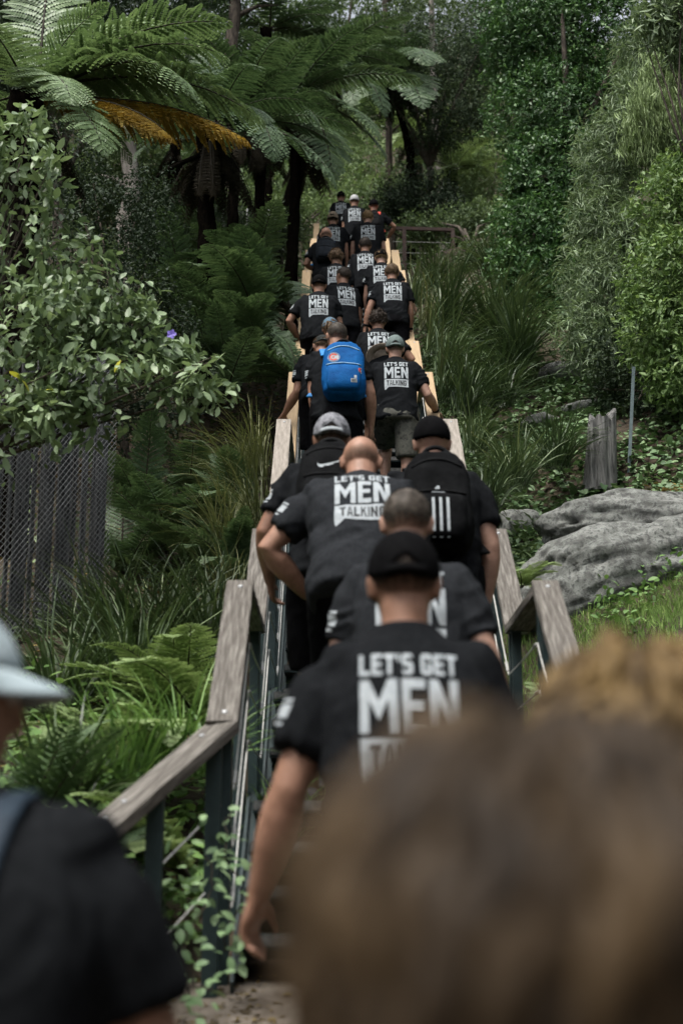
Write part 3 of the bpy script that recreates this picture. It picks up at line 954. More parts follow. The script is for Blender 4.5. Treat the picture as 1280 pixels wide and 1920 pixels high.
def head_shell(hc, hx, hf, hu, k, off, zl_tab, edge=0.014, n=56, m=34, top=None, arch=None, bump=0.0, seed=0, radii=(.077, .097, .089)):
    """shell of the skull kept above a hairline; arch = (half width, height) opening at the back"""
    V, keep = [], []
    for i in range(m + 1):
        p = math.pi / 2 - math.pi * 0.86 * i / m
        for j in range(n):
            a = 2 * math.pi * j / n
            dx, dy, dz = math.cos(p) * math.sin(a), math.cos(p) * math.cos(a), math.sin(p)
            aa = abs((a + math.pi) % (2 * math.pi) - math.pi) / math.pi
            zl = np.interp(aa, AZ, zl_tab)
            z = .03 + radii[2] * dz
            e = np.clip((z - zl) / edge, -1, 1)
            o = off * e if e < 1 else off
            if top is not None:
                o = min(o, off * np.clip((top - z) / 0.02, -1, 1))
            V.append((dx * (radii[0] + o), -.01 + dy * (radii[1] + o), .03 + dz * (radii[2] + o)))
            ok = e > -0.6
            if top is not None:
                ok = ok and z < top + 0.012
            if arch is not None:
                da = (1 - aa) * math.pi
                if da < arch[0] and z < zl + 0.012 + arch[1] * math.sqrt(max(0, 1 - (da / arch[0]) ** 2)) and z > zl + 0.016:
                    ok = False
            keep.append(ok)
    V = np.array(V)
    if bump:
        nn = fbm(V + seed, 38, 2, seed)
        V = V + nrmr(V - (0, -.01, .03)) * (bump * nn)[:, None]
    F = []
    for i in range(m):
        for j in range(n):
            q_ = (i * n + j, (i + 1) * n + j, (i + 1) * n + (j + 1) % n, i * n + (j + 1) % n)
            if sum(keep[t] for t in q_) >= 3:
                F.append(q_)
    A = np.array((hx, hf, hu))
    return hc + (V * k) @ A, F, V


HAIRLINE = [.090, .075, .030, .004, -.028, -.046, -.050]
PEOPLE = {}


def person(key, label, head, H, st=1.76, lean=14, hl=22, yaw=0, hyaw=0, girth=1.0, skin='skin_a', hair=('short', 'hair_dark'), cap=None, L=None, Rr=None,
           legs=(0.26, -0.06), shirt='shirt', prt=True, shorts='shorts', pack=None, voxel=0.011, shoe='shoe', patch=True, bare=False, hroll=0):
    k = st / 1.76
    yw = R(yaw)
    f = np.array((math.sin(yw), math.cos(yw), 0.0))
    s = np.array((math.cos(yw), -math.sin(yw), 0.0))
    z = np.array((0, 0, 1.0))
    HT = pix(head[0], head[1], H)
    hu = nrm(f * math.sin(R(hl)) + z * math.cos(R(hl)) + s * math.sin(R(hroll)))
    N = HT - hu * .248 * k
    tv = f * math.sin(R(lean)) + z * math.cos(R(lean))
    P = N - tv * .52 * k
    hf0 = nrm(np.cross(hu, nrm(s)))
    hf0 = hf0 if hf0 @ f > 0 else -hf0
    hy = R(hyaw)
    sx = nrm(np.cross(hf0, hu))
    hf = nrm(hf0 * math.cos(hy) + sx * math.sin(hy))
    hx = np.cross(hf, hu)
    hc = HT - hu * .119 * k
    base = np.array((P[0], P[1], tread_z(P[1])))
    g = girth * k

    def tc(t):                            # spine, rounded backwards
        c = P + (N - P) * t - nrm(np.cross(s, tv)) * 0 + (f * -math.cos(R(lean)) + z * math.sin(R(lean))) * (.022 * k * math.sin(math.pi * min(max(t, 0), 1)))
        return c
    dv = nrm(np.cross(tv, s))
    dv = dv if dv @ f > 0 else -dv
    # torso sections: t, half width, half depth, exponent
    TS = [(-.24, .176, .124, 2.4), (-.1, .180, .128, 2.5), (.12, .174, .124, 2.5), (.36, .180, .122, 2.5), (.58, .188, .122, 2.5), (.73, .190, .114, 2.4), (.83, .172, .102, 2.3), (.91, .140, .088, 2.2), (.98, .098, .073, 2.1), (1.045, .067, .062, 2.0)]
    body = MB()
    body.loft([(tc(t), s, dv, (a - .028) * g, (b - .026) * g, e) for t, a, b, e in TS[:-2]] + [(tc(.98), s, dv, .06 * k, .048 * k, 2)], 20)
    # neck and head
    body.tube([N - tv * .06 * k, N + hu * .03 * k, hc - hu * .035 * k - hf * .012 * k], np.array([.056, .057, .056]) * k * (0.6 + 0.4 * girth), 14)
    A = (hx, hf, hu)
    body.ball(hc + hu * .03 * k - hf * .01 * k, np.array((.077, .097, .089)) * k, A, 20, 14)
    body.loft([(hc + hu * zz * k + hf * yy * k, hx, hf, wx * k, wy * k, 2.3) for zz, yy, wx, wy in ((.03, .012, .071, .080), (-.01, .014, .068, .078), (-.05, .018, .060, .070), (-.085, .028, .048, .054), (-.108, .036, .032, .036))], 18)
    body.loft([(hc + hu * zz * k + hf * yy * k, hx, hf, wx * k, wy * k, 2) for zz, yy, wx, wy in ((.028, .085, .009, .010), (.0, .094, .012, .014), (-.02, .099, .018, .018), (-.032, .090, .014, .012))], 10)
    body.ball(hc - hu * .062 * k + hf * .084 * k, np.array((.024, .010, .008)) * k, A, 10, 6)
    body.ball(hc + hu * .036 * k + hf * .080 * k, np.array((.050, .012, .010)) * k, A, 12, 6)
    for e in (-1, 1):
        ea = nrm(hf * -.35 + hx * e)
        eb = np.cross(hu, ea)
        body.ball(hc + hx * e * .078 * k - hf * .012 * k - hu * .004 * k, np.array((.010, .020, .033)) * k, (ea, eb, nrm(hu - hf * .15)), 12, 8)
        body.ball(hc + hx * e * .084 * k - hf * .020 * k + hu * .008 * k, np.array((.009, .010, .022)) * k, (ea, eb, hu), 10, 6)
    # arms
    shirt_mb = MB()
    shirt_mb.loft([(tc(t), s, dv, a * g, b * g, e) for t, a, b, e in TS], 28)
    wr = {}
    for side, spec in ((-1, L), (1, Rr)):
        sh = tc(.835) + s * side * .158 * g
        if spec is None:
            spec = {}
        if 'elbow' in spec:
            q_ = spec['elbow']
            el = sh + nrm(pix(q_[0], q_[1], sh[1] + q_[2]) - sh) * .295 * k
        else:
            el = sh + nrm(s * side * spec.get('out', .20) + f * spec.get('fwd', .08) - z) * .295 * k
        if 'hand' in spec:
            q_ = spec['hand']
            wv = nrm(pix(q_[0], q_[1], sh[1] + q_[2]) - el)
        else:
            wv = nrm(s * side * spec.get('out2', .02) + f * spec.get('fwd2', .40) - z)
        w = el + wv * .245 * k
        up = nrm(el - sh)
        gk = k * (0.55 + 0.45 * girth)
        body.tube([sh - s * side * .06 * k, sh, sh + up * .10 * k, sh + up * .2 * k, el, el + wv * .06 * k, el + wv * .12 * k, el + wv * .19 * k, w, w + wv * .02 * k],
                  np.array([.036, .042, .048, .048, .040, .047, .045, .035, .0275, .026]) * gk, 14)
        palm = spec.get('palm', None)
        palm = nrm(-s * side + f * .3) if palm is None else np.asarray(palm, float)
        hand(body, w + wv * .012 * k, wv, palm, k, spec.get('curl', .45), -side if spec.get('flip') else side)
        shirt_mb.tube([sh - s * side * .09 * k - up * .01, sh - s * side * .02 * k + z * .004, sh + up * .07 * k, sh + up * .15 * k, sh + up * spec.get('slv', .20) * k], np.array([.058, .066, .067, .066, .064]) * gk, 18)
        wr[side] = (sh, el, w)
    # legs
    sho = MB()
    hips = []
    shoes = []
    for side, dy in ((-1, legs[0]), (1, legs[1])):
        hp = P - z * .045 * k + s * side * .088 * g
        fy = P[1] + dy + .06
        an = np.array((hp[0] + f[0] * dy, fy, 0))
        an[2] = tread_z(fy) + .085 * k
        kn = ik(hp, an, .44 * k, .41 * k, f)
        body.tube([hp + z * .03, hp * .7 + kn * .3, hp * .35 + kn * .65, kn, kn * .75 + an * .25 - f * .012, kn * .5 + an * .5 - f * .008, kn * .15 + an * .85, an, an - z * .05 * k],
                  np.array([.088, .082, .068, .056, .058, .052, .037, .036, .04]) * (0.5 * k + 0.5 * g), 14)
        e = hp + (kn - hp) * .86
        sho.tube([hp + z * .08 * k, hp, hp * .6 + e * .4, e], np.array([.105, .112, .104, .098]) * (0.4 * k + 0.6 * g), 18)
        shoes.append((an, side))
    sho.loft([(tc(t), s, dv, a * g, b * g, 2.5) for t, a, b in ((-.26, .165, .122), (-.16, .178, .128), (.0, .170, .122), (.1, .158, .112))], 22)
    bobj = raw('person', body, M[skin], base, None, voxel, 3)
    bobj.location = base
    tag(bobj, label, 'person', 'people climbing the stairs')
    wrink = 0.021 if voxel < 0.0105 else 0.016
    so = raw('tshirt', shirt_mb, M[shirt], base, bobj, max(voxel, .010), 4, post=('wrinkle', wrink, len(PEOPLE), N - base, tc(1.0) - tv * .22 * k - dv * .1 - base))
    po = raw('shorts', sho, M[shorts], base, bobj, max(voxel, .011) + .002, 4, post=('wrinkle', .006, len(PEOPLE) + 50))
    for an, side in shoes:
        mb = MB()
        sole = an - z * .085 * k
        mb.loft([(sole - f * .075 * k + z * .035 * k, s, z, .028 * k, .034 * k, 2.6), (sole - f * .05 * k + z * .045 * k, s, z, .037 * k, .045 * k, 2.8), (sole + f * .03 * k + z * .048 * k, s, z, .042 * k, .048 * k, 2.8), (sole + f * .11 * k + z * .034 * k, s, z, .047 * k, .034 * k, 2.8), (sole + f * .17 * k + z * .026 * k, s, z, .040 * k, .026 * k, 2.6), (sole + f * .195 * k + z * .02 * k, s, z, .022 * k, .016 * k, 2.4)], 16)
        put('shoe', mb.mesh('shoe', M[shoe], base, smooth=True), bobj)
    for e in (-1, 1):
        mb = MB(); c = hc + hx * e * .031 * k + hf * .0815 * k + hu * .014 * k
        mb.ball(c, np.array((.0125, .0125, .0105)) * k, A, 10, 8)
        mb.ball(c + hf * .0095 * k, np.array((.005, .004, .005)) * k, A, 8, 6, mi=1)
        put('eye', mb.mesh('eye', [M['eye'], M['pupil']], base, smooth=True), bobj)
    # hair
    kind, hm = hair
    if kind in ('short', 'buzz', 'ring', 'curly'):
        off = {'short': .010, 'buzz': .0045, 'ring': .0022, 'curly': .016}[kind]
        Vh, Fh, loc = head_shell(hc, hx, hf, hu, k, off, HAIRLINE, top=.012 if kind == 'ring' else None, bump={'short': .004, 'buzz': .0008, 'ring': 0, 'curly': .011}[kind], seed=len(PEOPLE))
        var = 0.40 + 0.45 * fbm(loc + len(PEOPLE), 70, 3, 3) + (loc[:, 2] - .05) * 1.5
        aa_ = np.abs(np.arctan2(loc[:, 0], loc[:, 1] + .01)) / math.pi
        zl_ = np.interp(aa_, AZ, HAIRLINE)
        fade_w = {'short': .022, 'buzz': .045, 'ring': .035, 'curly': .012}[kind]
        thin = np.clip(1 - (loc[:, 2] - zl_) / fade_w + .25 * fbm(loc, 120, 2, 6), 0, 1) * .95
        if kind == 'ring':
            thin = np.maximum(thin, np.clip(1 - (.020 - loc[:, 2]) / .045, 0, 1))
            thin = np.clip(thin * .75 + .25, 0, 1)
        used = np.unique(np.array(Fh).ravel())
        VV, FF, VA = [Vh], list(Fh), [var]
        if kind != 'ring':
            nst = {'short': 2200, 'buzz': 2600, 'curly': 1200}[kind]
            ln = {'short': .016, 'buzz': .006, 'curly': .02}[kind] * k
            pick = rng.choice(used, nst)
            p0 = Vh[pick] + rng.normal(0, .004 * k, (nst, 3))
            nn = nrmr(Vh[pick] - (hc + hu * .03 * k - hf * .01 * k))
            cen = hc + hu * .03 * k - hf * .01 * k
            p0 = cen + nn * np.linalg.norm(Vh[pick] - cen, axis=1)[:, None]
            p0 = p0 + np.cross(nn, rng.normal(0, 1, (nst, 3))) * .004
            dn = nrmr(nn * (1.0 if kind == 'buzz' else .55) - hu * .5 + rng.normal(0, .45 if kind != 'curly' else 1.1, (nst, 3)))
            wd = np.cross(nn, dn) * (.0016 if kind != 'curly' else .003) * k
            a = p0 - nn * .003
            b_ = p0 + dn * ln * rng.uniform(.6, 1.3, (nst, 1))
            if kind == 'curly':
                tip = nrmr(np.cross(dn, nn)) * .012
                c_ = b_ + tip
            else:
                c_ = b_
            base_i = len(Vh)
            VV += [np.stack([a - wd, a + wd, b_ + wd * .4 + (c_ - b_), b_ - wd * .4], 1).reshape(-1, 3)]
            FF += [(base_i + 4 * i, base_i + 4 * i + 1, base_i + 4 * i + 2, base_i + 4 * i + 3) for i in range(nst)]
            VA += [np.repeat(rng.uniform(.1, 1, nst), 4)]
        hme = make_mesh('hair', np.concatenate(VV) - base, FF, M[hm], var=np.concatenate(VA), smooth=True)
        at_ = hme.attributes.new('thin', 'FLOAT', 'POINT')
        tt = np.zeros(len(hme.vertices), np.float32)
        tt[:len(thin)] = thin
        if kind != 'ring':
            tt[len(thin):] = np.repeat(np.clip(thin[pick] * 1.1, 0, 1), 4)
        at_.data.foreach_set('value', tt)
        put('hair', hme, bobj)
    # cap
    if cap:
        ck, cm = cap[0], cap[1]
        brimdir = hf if ck != 'beanie' else None
        tab = [.050, .046, .034, .020, .004, -.010, -.016] if ck != 'beanie' else [.045, .04, .028, .018, .006, -.004, -.010]
        Vc, Fc, _ = head_shell(hc, hx, hf, hu, k, .0095, tab, edge=.004, arch=(0.40, .030) if ck == 'cap' else None, n=60, m=40, radii=(.077, .097, .098))
        co = put('cap', make_mesh('cap', Vc - base, Fc, M[cm], smooth=True), bobj)
        sm = co.modifiers.new('thick', 'SOLIDIFY'); sm.thickness = .003; sm.offset = 0
        if ck != 'beanie':
            c0 = hc + hu * .055 * k
            n_, m_ = 18, 6
            V = []
            for i in range(m_ + 1):
                t = i / m_
                for j in range(n_ + 1):
                    a = R(-72 + 144 * j / n_)
                    rx, ry = .087 * k, .107 * k
                    p = c0 + hx * math.sin(a) * rx * (1 + .02 * t) + hf * (math.cos(a) * ry - .01 * k + t * .072 * k * max(0.0, math.cos(a)) ** .5) - hu * (.004 + .018 * t + .020 * (abs(math.sin(a)) ** 2) * (0.4 + t)) * k
                    V.append(p)
            F = [(i * (n_ + 1) + j, i * (n_ + 1) + j + 1, (i + 1) * (n_ + 1) + j + 1, (i + 1) * (n_ + 1) + j) for i in range(m_) for j in range(n_)]
            bo_ = put('brim', make_mesh('brim', np.array(V) - base, F, M[cm], smooth=True), co)
            sm = bo_.modifiers.new('thick', 'SOLIDIFY'); sm.thickness = .004
            mb = MB(); mb.ball(hc + hu * (.03 + .098 + .010) * k - hf * .01 * k, np.array((.007, .007, .004)) * k, A, 8, 6)
            put('button', mb.mesh('button', M[cm], base, smooth=True), co)
            mb = MB()
            rr = []
            for j in range(15):
                a = math.pi + R(-34 + 68 * j / 14)
                rr.append(hc + hx * math.sin(a) * .087 * k * 1.03 + hf * (math.cos(a) * .107 - .010) * k * 1.02 - hu * .004 * k)
            mb.tube(rr, .010 * k, 8, flat=(.35, 1.0), up0=tuple(hu))
            put('strap', mb.mesh('strap', M[cap[2] if len(cap) > 2 else cm], base, smooth=True), co)
    PEOPLE[key] = dict(body=bobj, shirt=so, base=base, tc=tc, s=s, dv=dv, tv=tv, f=f, z=z, k=k, g=g, hc=hc, hx=hx, hf=hf, hu=hu, N=N, P=P, prt=prt, pack=pack, wr=wr, patch=patch)
    print('PERSON', key, 'height above floor %.2f' % (HT[2] - base[2]), 'pelvis %.2f' % (P[2] - base[2]), 'y %.2f' % P[1])
    return PEOPLE[key]


def rail_hand(px, py, dy, **kw):
    d = dict(hand=(px, py, dy), curl=.5, palm=(0, 0, -1))
    d.update(kw)
    return d


NEAR = 0.0085
person('a', 'man in black cap with back opening, bare left arm hanging, nearest full printed shirt', (755, 1020), 3.37, 1.76, 10, 16, girth=1.02, skin='skin_a', hair=('buzz', 'hair_dark'), cap=('cap', 'cap_black'), voxel=NEAR,
       L=dict(elbow=(525, 1520, -.05), hand=(478, 1700, .06), curl=.48, palm=(.9, -.45, 0), slv=.205), Rr=dict(out=.18))
person('b', 'man with short greying hair directly behind the black-capped walker, print half hidden', (760, 932), 4.65, 1.78, 10, 20, girth=.97, hair=('buzz', 'hair_grey'), shirt='shirt2', voxel=NEAR, skin='skin_c',
       L=dict(out=.28, fwd2=.2), Rr=dict(elbow=(905, 1215, -.05), hand=(945, 1360, .1), curl=.4))
person('c', 'bald man with left elbow out, hand on thigh, large white shirt print', (676, 838), 5.93, 1.80, 32, 34, girth=1.14, hair=('ring', 'hair_ring'), skin='skin_a', shirt='shirt2', voxel=NEAR,
       L=dict(elbow=(500, 1030, -.02), hand=(580, 1120, .12), curl=.5), Rr=dict(out=.2, fwd2=.6))
person('d', 'man in grey patterned cap with pale strap, black backpack with white tick', (622, 790), 6.35, 1.74, 20, 18, girth=1.05, hair=('buzz', 'hair_dark'), cap=('cap', 'cap_camo', 'print'), skin='skin_b', prt=False, pack='tick', voxel=NEAR,
       L=dict(elbow=(489, 1010, -.03), hand=(510, 1120, .2)), Rr=dict(out=.1, fwd=.2))
person('e', 'man in plain black skullcap with black three-striped backpack, right arm hanging', (808, 793), 6.40, 1.78, 12, 12, girth=1.10, hair=('none', ''), cap=('beanie', 'cap_black'), prt=False, pack='stripes', voxel=NEAR, skin='skin_c',
       L=dict(out=.1, fwd=.2), Rr=dict(elbow=(925, 1040, -.02), hand=(910, 1130, .05), curl=.6))
person('f', 'man with cropped grey hair carrying a bright blue backpack', (631, 612), 10.80, 1.78, 10, 18, girth=1.08, hair=('buzz', 'hair_grey'), prt=False, pack='blue', voxel=.0105, hyaw=-12,
       L=dict(elbow=(586, 760, -.02), hand=(598, 800, .1)), Rr=dict(elbow=(706, 770, -.02), hand=(696, 820, .1)))
person('g', 'man in sage green cap, whole shirt print visible, right hand on the rail', (740, 635), 12.50, 1.76, 12, 10, girth=1.08, hair=('buzz', 'hair_grey'), cap=('cap', 'cap_sage'), shorts='camo', voxel=.0105, shoe='shoe_pale', skin='skin_c',
       L=dict(out=.12), Rr=rail_hand(822, 780, .25, elbow=(812, 760, -.05)))
person('h', 'stooped man in dark olive cap behind the blue backpack, left hand on pine rail', (603, 640), 12.40, 1.74, 30, 34, hair=('short', 'hair_brown'), cap=('cap', 'cap_olive'), prt=False, hyaw=-18,
       L=rail_hand(530, 782, .18, elbow=(556, 738, .0)), Rr=dict(out=.1))
person('i', 'person in pale blue cap mostly hidden behind the blue backpack carrier', (619, 602), 13.25, 1.62, 12, 16, girth=.92, hair=('short', 'hair_brown'), cap=('cap', 'cap_blue'), prt=False, L=dict(out=.08), Rr=dict(out=.1))
person('j', 'curly dark-haired man with hat brim at his back, right elbow out', (708, 587), 13.75, 1.74, 16, 14, hair=('curly', 'hair_dark'), L=dict(out=.15), Rr=dict(elbow=(776, 678, 0), hand=(752, 690, .2)))
person('k', 'man in black cap at left rail, arms spread, left hand on pine rail', (598, 521), 15.50, 1.78, 12, 12, girth=1.10, hair=('buzz', 'hair_dark'), cap=('cap', 'cap_black'), skin='skin_a',
       L=rail_hand(562, 640, .18, elbow=(542, 602, .0)), Rr=dict(out=.22))
person('l', 'dark-haired man in the middle with head turned to the left', (642, 505), 16.60, 1.76, 10, 10, girth=.98, yaw=-14, hyaw=-28, hair=('short', 'hair_dark'), L=dict(out=.1), Rr=dict(out=.1))
person('m', 'brown-haired man with right arm straight down to the pine rail', (734, 500), 16.55, 1.78, 12, 16, girth=1.06, hair=('short', 'hair_brown'), L=dict(elbow=(683, 600, -.05), hand=(678, 640, .05)),
       Rr=rail_hand(768, 632, .12, elbow=(771, 592, 0)))
person('n', 'man with big curly brown hair by the left pine rail', (630, 472), 17.25, 1.74, 14, 14, hair=('curly', 'hair_brown'), L=dict(out=.12), Rr=dict(out=.1))
person('o', 'fair-haired man wearing a black cap, print half hidden', (714, 474), 17.25, 1.72, 14, 22, hair=('short', 'hair_fair'), cap=('visor', 'cap_black'), skin='skin_c', L=dict(out=.12), Rr=dict(elbow=(762, 545, 0), hand=(776, 575, .15)))
person('p', 'dark brown-haired man in the middle above the fair-haired walker', (684, 450), 17.95, 1.72, 14, 14, hair=('short', 'hair_dark'), L=dict(out=.12), Rr=dict(out=.12))
person('q', 'bald man with slate backpack at the upper left rail, left elbow out', (611, 430), 19.05, 1.76, 14, 14, hair=('ring', 'hair_ring'), prt=False, pack='slate', skin='skin_a', L=dict(elbow=(574, 495, 0), hand=(588, 505, .2)), Rr=dict(out=.12))
person('r', 'man in beige cap near the top of the stairs', (624, 401), 20.65, 1.76, 10, 10, hair=('short', 'hair_dark'), cap=('cap', 'cap_beige'), skin='skin_a', L=dict(out=.15), Rr=dict(out=.15))
person('s', 'fair-haired broad man with full print near the top of the stairs', (689, 398), 20.60, 1.76, 8, 10, girth=1.12, hair=('short', 'hair_fair'), skin='skin_c', L=dict(out=.18), Rr=dict(out=.22))
person('t', 'man in black cap with red straps, right elbow out by the brown barrier', (700, 377), 24.10, 1.76, 8, 6, hair=('buzz', 'hair_dark'), cap=('beanie', 'cap_black'), pack='red', prt=True, L=dict(out=.15), Rr=dict(elbow=(738, 424, .05), hand=(727, 446, .2)))
person('u', 'man in white cap among the last three at the top', (664, 369), 23.95, 1.78, 8, 10, hair=('buzz', 'hair_dark'), cap=('beanie', 'cap_white'), L=dict(out=.1), Rr=dict(out=.1))
person('v', 'man in black cap farthest up the stairs', (639, 362), 27.80, 1.78, 8, 10, hair=('buzz', 'hair_dark'), cap=('cap', 'cap_black'), L=dict(out=.15), Rr=dict(out=.1))
# three people close to the camera, far out of focus
person('w', 'blurred brown wavy-haired head filling the lower right foreground', (975, 1432), 0.63, 1.62, 4, 4, hair=('none', ''), prt=False, voxel=.011, patch=False)
person('x', 'blurred golden curly head at the right edge behind the large brown head', (1178, 1262), 1.42, 1.68, 4, 6, hair=('none', ''), prt=False, voxel=.011, patch=False)
person('y', 'blurred man at the left edge in pale blue cap and black shirt', (-72, 1160), 1.95, 1.74, 4, 4, hyaw=74, hroll=5, girth=1.36, hair=('short', 'hair_brown'), cap=('cap', 'cap_ice'), prt=False, voxel=.011, skin='skin_a', patch=False, L=dict(out=.2), Rr=dict(out=.34, fwd=.15))

# apply the remesh of every body and garment in one evaluation
bpy.context.view_layer.update()
dg = bpy.context.evaluated_depsgraph_get()
for o, mat, post in RAWS:
    ev = o.evaluated_get(dg)
    me = bpy.data.meshes.new_from_object(ev)
    me.materials.clear()
    me.materials.append(mat)
    n = len(me.vertices)
    if post and n:
        co = np.empty(n * 3, np.float32); me.vertices.foreach_get('co', co); co = co.reshape(-1, 3).astype(float)
        no = np.empty(n * 3, np.float32); me.vertices.foreach_get('normal', no); no = no.reshape(-1, 3).astype(float)
        w = co + 0.10 * np.stack([vnoise(co, 6, post[2]), vnoise(co, 6, post[2] + 9), vnoise(co, 6, post[2] + 17)], 1)
        w2 = w * (4.0, 4.0, 8.0) + (w[:, [0]] * (0, 0, 6.0))
        rid = 1 - 2 * np.abs(vnoise(w2, 1.0, post[2] + 3))
        rid2 = 1 - 2 * np.abs(vnoise(w * (9, 9, 17) - (w[:, [0]] * (0, 0, 10.0)), 1.0, post[2] + 4))
        amp = np.full(n, post[1])
        if len(post) > 3:            # flat at the collar, calmer under the print
            amp *= np.clip((np.linalg.norm(co - post[3], axis=1) - .09) / .12, 0, 1)
            amp *= .40 + .60 * np.clip((np.linalg.norm(co - post[4], axis=1) - .15) / .08, 0, 1)
        co = co + no * ((rid * .6 + rid2 * .4) * amp)[:, None]
        me.vertices.foreach_set('co', co.astype(np.float32).ravel())
    me.polygons.foreach_set('use_smooth', np.ones(len(me.polygons), dtype=bool))
    me.update()
    o.modifiers.clear()
    old = o.data
    o.data = me
    me.name = o.name
    bpy.data.meshes.remove(old)


def bvh_of(me, off):
    n = len(me.vertices)
    co = np.empty(n * 3, np.float32); me.vertices.foreach_get('co', co)
    co = co.reshape(-1, 3) + off
    return BVHTree.FromPolygons([Vector(v) for v in co.tolist()], [tuple(p.vertices) for p in me.polygons])


# prints and sleeve patches
PATCH = [([(-.022, -.030), (.022, -.030), (.022, .004), (-.022, .004)], 0), ([(-.020, .010), (.020, .010), (.020, .018), (-.020, .018)], 0), ([(-.014, -.048), (.014, -.048), (.014, -.040), (-.014, -.040)], 0)]
for key, p in PEOPLE.items():
    if not (p['prt'] or p['patch']):
        continue
    bv = bvh_of(p['shirt'].data, p['base'])
    if p['prt']:
        o = p['tc'](1.0) - p['tv'] * .080 * p['k'] - p['dv'] * .1
        sc_ = p['k']
        V, F, mi = wrap([([(a * sc_, b * sc_) for a, b in q_], m_) for q_, m_ in PRINT], bv, (o, p['s'], p['tv'], p['dv']))
        if len(V):
            put('print', make_mesh('print', V - p['base'], F, mats=[M['print'], M['ink']], mi=mi), p['shirt'])
    if p['patch']:
        sh, el, w = p['wr'][-1]
        up = nrm(el - sh)
        ax = nrm(np.cross(up, -p['s'] - .6 * p['f']))
        d = nrm(np.cross(up, ax))
        d = d if d @ p['s'] > 0 else -d
        ax = nrm(np.cross(d, -up))
        V, F, mi = wrap(PATCH, bv, (sh + up * .13 * p['k'], ax, -up, d), back=.15, step=.015)
        if len(V):
            put('sleeve_patch', make_mesh('sleeve_patch', V - p['base'], F, mats=[M['print']]), p['shirt'])


# ------------------------------------------------------------------ backpacks
def disc(c, r0, r1, a0=0, a1=360, n=28):
    return [([(c[0] + r * math.cos(t), c[1] + r * math.sin(t)) for r, t in ((r0, R(a0 + (a1 - a0) * i / n)), (r1, R(a0 + (a1 - a0) * i / n)), (r1, R(a0 + (a1 - a0) * (i + 1) / n)), (r0, R(a0 + (a1 - a0) * (i + 1) / n)))]) for i in range(n)]


